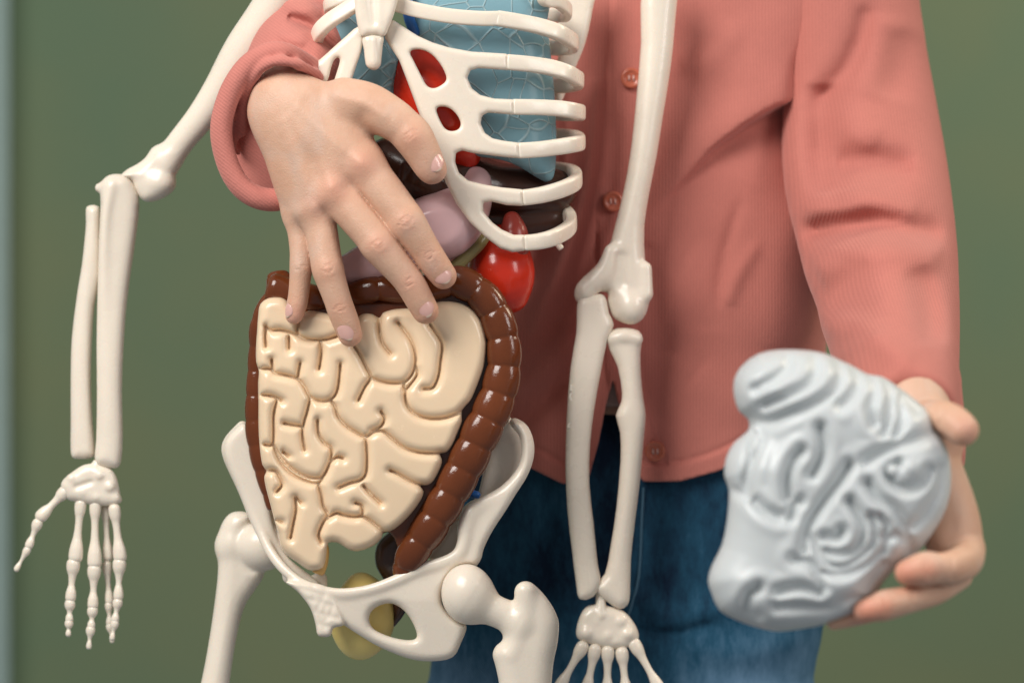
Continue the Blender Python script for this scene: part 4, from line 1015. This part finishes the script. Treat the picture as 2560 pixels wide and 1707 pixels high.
# embossed marks
# raised inner band beside the colon
make('colon_band', sweep(C4((1120, 178, 58), (1185, 250, 58), (1228, 350, 58), (1238, 470, 58), (1215, 600, 58), (1160, 730, 58), (1100, 860, 58), (1040, 990, 56), (960, 1130, 54), (880, 1260, 50), (815, 1380, 44)), 11, 9, n=12, p=2.4), M['brown'], gut)
sg = thing('rectum_model', 'dark brown lower bowl tube behind the pubic arch', 'organ model', (960, 1500, -60))
make('rectum', smoothed(slab(C5((1010, 760), (1120, 690), (1160, 800), (1200, 900), (1180, 1000), (1150, 1150), (1100, 1230), (1060, 1255), (1060, 1100), (1020, 1000), (975, 920), (972, 830)), 30, 34, zl(-80), 5, 2)), M['liver'], sg)

def single(name, label, cat, meshp, mat):
    o = make(name, meshp, mat, None); return tag(o, label, cat)
g = Grid(*bbox_of(C3((700, 560), (1520, 1200)), 10), -130, 80, 5)
g.chain(C3((740, 1110, 5, 36), (860, 1080, 10, 54), (1020, 1000, 10, 68), (1180, 900, 5, 84), (1300, 850, 0, 84), (1400, 740, -25, 60), (1440, 640, -40, 40)), k=10)
single('stomach_model', 'glossy mauve pink stomach piece showing between the fingers and below the rib plate', 'organ model', smoothed(g), M['mauve'])
g = Grid(*bbox_of(C2((600, 850), (1900, 1560)), 10), -230, 30, 6)
g.chain(C2((700, 1030, -60, 50), (850, 1130, -40, 62), (1050, 1210, -40, 60), (1200, 1180, -90, 70), (1400, 1230, -120, 66), (1600, 1240, -130, 62), (1790, 1250, -140, 56)), k=10)
g.chain(C2((1300, 1420, -150, 50), (1500, 1450, -160, 56), (1750, 1430, -160, 50)), k=10)
for i in range(7):
    a = C2((820 + i * 60, 1080 + i * 25, 22, 7), (790 + i * 66, 1180 + i * 10, 18, 6)); g.chain(a, k=8)
single('liver_model', 'very dark brown liver piece tucked under the ribs behind the thumb', 'organ model', smoothed(g), M['liver'])
g = Grid(*bbox_of(C3((1320, 900), (1500, 1120)), 10), -60, 70, 4)
g.chain(C3((1500, 900, -20, 16), (1450, 970, 0, 17), (1380, 1040, 5, 16), (1320, 1095, 5, 18)), k=6)
single('gallbladder_model', 'small olive green tube between the stomach and the brown colon', 'organ model', smoothed(g), M['olive'])
kid = thing('kidney_model', 'glossy red kidney with a darker cap below the lowest rib', 'organ model', (1260, 780, -60))
g = Grid(1160, 1370, 500, 800, -160, 20, 4)
g.chain([(1250, 630, -80, 70), (1254, 682, -80, 83), (1272, 732, -84, 52)], k=10)
g.chain([(1318, 640, -40, 3), (1300, 690, -18, 3), (1278, 740, -34, 3)], k=6)
make('kidney', smoothed(g), M['red'], kid)
g = Grid(1220, 1350, 500, 640, -140, -10, 4)
g.chain([(1280, 550, -56, 22), (1284, 585, -52, 36), (1280, 625, -56, 42)], k=10)
make('adrenal_cap', smoothed(g), M['darkred'], kid)
g = Grid(*bbox_of(C2((680, 150), (1350, 1120)), 10), -200, 70, 5)
g.chain(C2((930, 430, -50, 66), (960, 600, -42, 88), (1060, 740, -40, 88), (1160, 900, -45, 66), (1210, 1010, -50, 40)), k=10)
single('heart_model', 'bright red heart seen through the openings of the rib plate', 'organ model', smoothed(g), M['red'])
# lungs
def lung(outline, z, T):
    def ex(g, d):
        pass
    return smoothed(slab(outline, 90, T, z, 5, 2.4, extra=ex))
LR = C2((860, -80), (1700, -80), (1745, 150), (1775, 400), (1800, 700), (1806, 1000), (1790, 1150), (1750, 1188), (1700, 1175), (1560, 1090), (1440, 1045), (1250, 1010), (1180, 900), (1130, 700), (1120, 520), (1040, 360), (900, 260), (860, 100))
single('lung_model', 'larger translucent blue lung with a raised net of veins on the right inside the ribs', 'organ model', lung(LR, lambda x, y: ribz(x, 1080, 390, 130, -110) - 45, 52), M['lung'])
LL = C2((330, -60), (500, -60), (560, 60), (740, 160), (780, 400), (760, 620), (720, 760), (560, 700), (440, 560), (330, 420), (280, 200))
single('lung_model', 'smaller translucent blue lung behind the sternum, left inside the ribs', 'organ model', lung(LL, zl(-40), 50), M['lung'])
g = Grid(*bbox_of(C2((760, -80), (920, 260)), 10), -60, 60, 4)
g.chain(C2((830, -90, 30, 15), (835, 60, 28, 14), (850, 140, 20, 14), (880, 210, 5, 13)), k=4)
single('vein_model', 'deep blue vein tube just right of the sternum', 'organ model', smoothed(g), M['blue'])
g = Grid(*bbox_of(C5((1480, 450), (1580, 580)), 10), -60, 30, 4)
g.chain(C5((1450, 480, -10, 10), (1500, 515, 0, 11), (1535, 525, 4, 10)), k=3)
single('vein_model', 'small blue vein stub poking out between the colon and the hip bone', 'organ model', smoothed(g), M['blue'])
g = Grid(*bbox_of(C5((660, 900), (1140, 1480)), 10), -200, 20, 4.5)
g.chain(C5((895, 1050, -82, 44), (905, 1130, -82, 70), (900, 1210, -82, 82), (890, 1290, -82, 66), (880, 1345, -82, 40)), k=10)
g.chain(C5((905, 955, -42, 3), (905, 1010, -26, 3), (900, 1100, -14, 3)), k=5, sub=True); g.chain(C5((890, 1300, -34, 3), (900, 1400, -60, 4)), k=5)
single('bladder_model', 'matt yellow bladder showing behind and below the pubic arch', 'organ model', smoothed(g), M['yellow'])

# ================================================================== BRAIN
def brain():
    h = 4.5
    out = C8((235, 262), (268, 200), (340, 147), (440, 128), (560, 132), (640, 148), (692, 172), (745, 195), (820, 236), (880, 245), (950, 290), (1032, 352), (1090, 410), (1106, 470), (1150, 530), (1176, 610), (1180, 720), (1160, 820), (1112, 910), (1060, 982), (1000, 1040), (935, 1085),
            (880, 1150), (850, 1205), (800, 1252), (740, 1290), (640, 1322), (520, 1346), (420, 1355), (320, 1332), (240, 1302), (172, 1262), (138, 1190), (122, 1130), (142, 1060), (182, 980), (205, 870), (214, 740), (193, 680), (200, 600), (238, 530), (298, 480), (296, 430), (258, 398), (236, 335))
    x0, x1, y0, y1 = bbox_of(out, 16)
    g = Grid(x0, x1, y0, y1, 590, 900, h); x, y = g.xy()
    d = poly_sd(x, y, out, 2)
    G = [[(300, 430), (380, 440), (480, 402), (580, 360), (660, 308), (700, 240), (690, 185)], [(370, 370), (460, 332), (550, 285), (590, 230), (590, 170)], [(330, 300), (400, 262), (460, 215), (475, 170)],
         [(700, 370), (750, 325), (778, 270), (760, 215)], [(890, 490), (912, 400), (915, 320), (888, 258)], [(810, 612), (900, 562), (1000, 530), (1105, 488)], [(985, 350), (1035, 392)],
         [(612, 470), (625, 550), (605, 620), (575, 672)], [(530, 570), (492, 612), (470, 690), (475, 772)], [(735, 635), (690, 705), (625, 790), (570, 875), (545, 955), (540, 1005)],
         [(820, 712), (862, 772), (930, 822), (970, 885), (992, 950), (1005, 1020)], [(1092, 655), (1062, 705), (995, 735), (935, 705), (915, 655), (950, 622)], [(742, 790), (790, 868), (800, 935), (762, 1002), (700, 1022), (640, 1010)],
         [(620, 945), (680, 950), (705, 920)], [(880, 1005), (900, 955), (945, 935), (985, 960)], [(500, 1040), (560, 1052), (600, 1095), (625, 1170)], [(600, 1100), (710, 1105), (810, 1065), (870, 1010)],
         [(430, 1182), (520, 1165), (610, 1190)], [(420, 1250), (540, 1250), (650, 1252), (710, 1225), (790, 1200)], [(340, 1165), (298, 1200), (300, 1258), (335, 1292)], [(300, 440), (332, 500), (312, 600), (290, 700), (290, 765)],
         [(325, 790), (370, 830), (430, 858)], [(560, 930), (640, 1060), (720, 1070), (820, 1000), (850, 930), (830, 860)], [(1140, 650), (1125, 740), (1060, 850), (1010, 900)], [(800, 1170), (830, 1120), (880, 1060)], [(215, 742), (290, 760)], [(1000, 300), (960, 350), (965, 430), (940, 500)], [(840, 240), (850, 310), (830, 380), (850, 450)], [(870, 860), (900, 900), (880, 950)], [(480, 860), (500, 800), (520, 790)]]
    dg = np.full(d.shape, 1e3, np.float32)
    for q in G: dg = np.minimum(dg, seg_dist2(x, y, cr(C8(*q), 5)))
    cap = poly_sd(x, y, C8((235, 262), (268, 200), (340, 147), (440, 128), (560, 132), (640, 148), (700, 190), (705, 250), (660, 308), (580, 360), (480, 402), (380, 440), (300, 430), (258, 398)), 2)
    T = 134 - 23 * np.exp(-(dg / 14) ** 2) * np.clip(d / 10, 0, 1) + 5 * np.exp(-((dg - 32) / 16) ** 2) + 12 / (1 + np.exp(-cap / 7)) \
        + 7 * np.sin(x / 52 + .6 * np.sin(y / 60)) * np.cos(y / 58)
    g.infl(d, 150, T, 735 + 0 * d, 2.25, k=0)
    for c in C8((930, 655, 862, 16), (1000, 645, 858, 18), (960, 690, 860, 13)): g.ell(c[:3], (c[3],) * 3, k=12)
    g.chain(C8((345, 520, 820, 13), (330, 560, 826, 12), (325, 600, 826, 7)), k=8); g.chain(C8((330, 470, 805, 9), (390, 530, 830, 6)), k=8)
    g.chain(C8((350, 1190, 800, 22), (365, 1250, 795, 20)), k=14)
    V, Q = g.mesh(); return relax(V, Q, 2, .5), Q
single('brain_model', 'pale grey foam brain with soft folds held out in the child\'s hand', 'brain model', brain(), M['brain'])
print('SCENE DONE', len(bpy.data.objects))
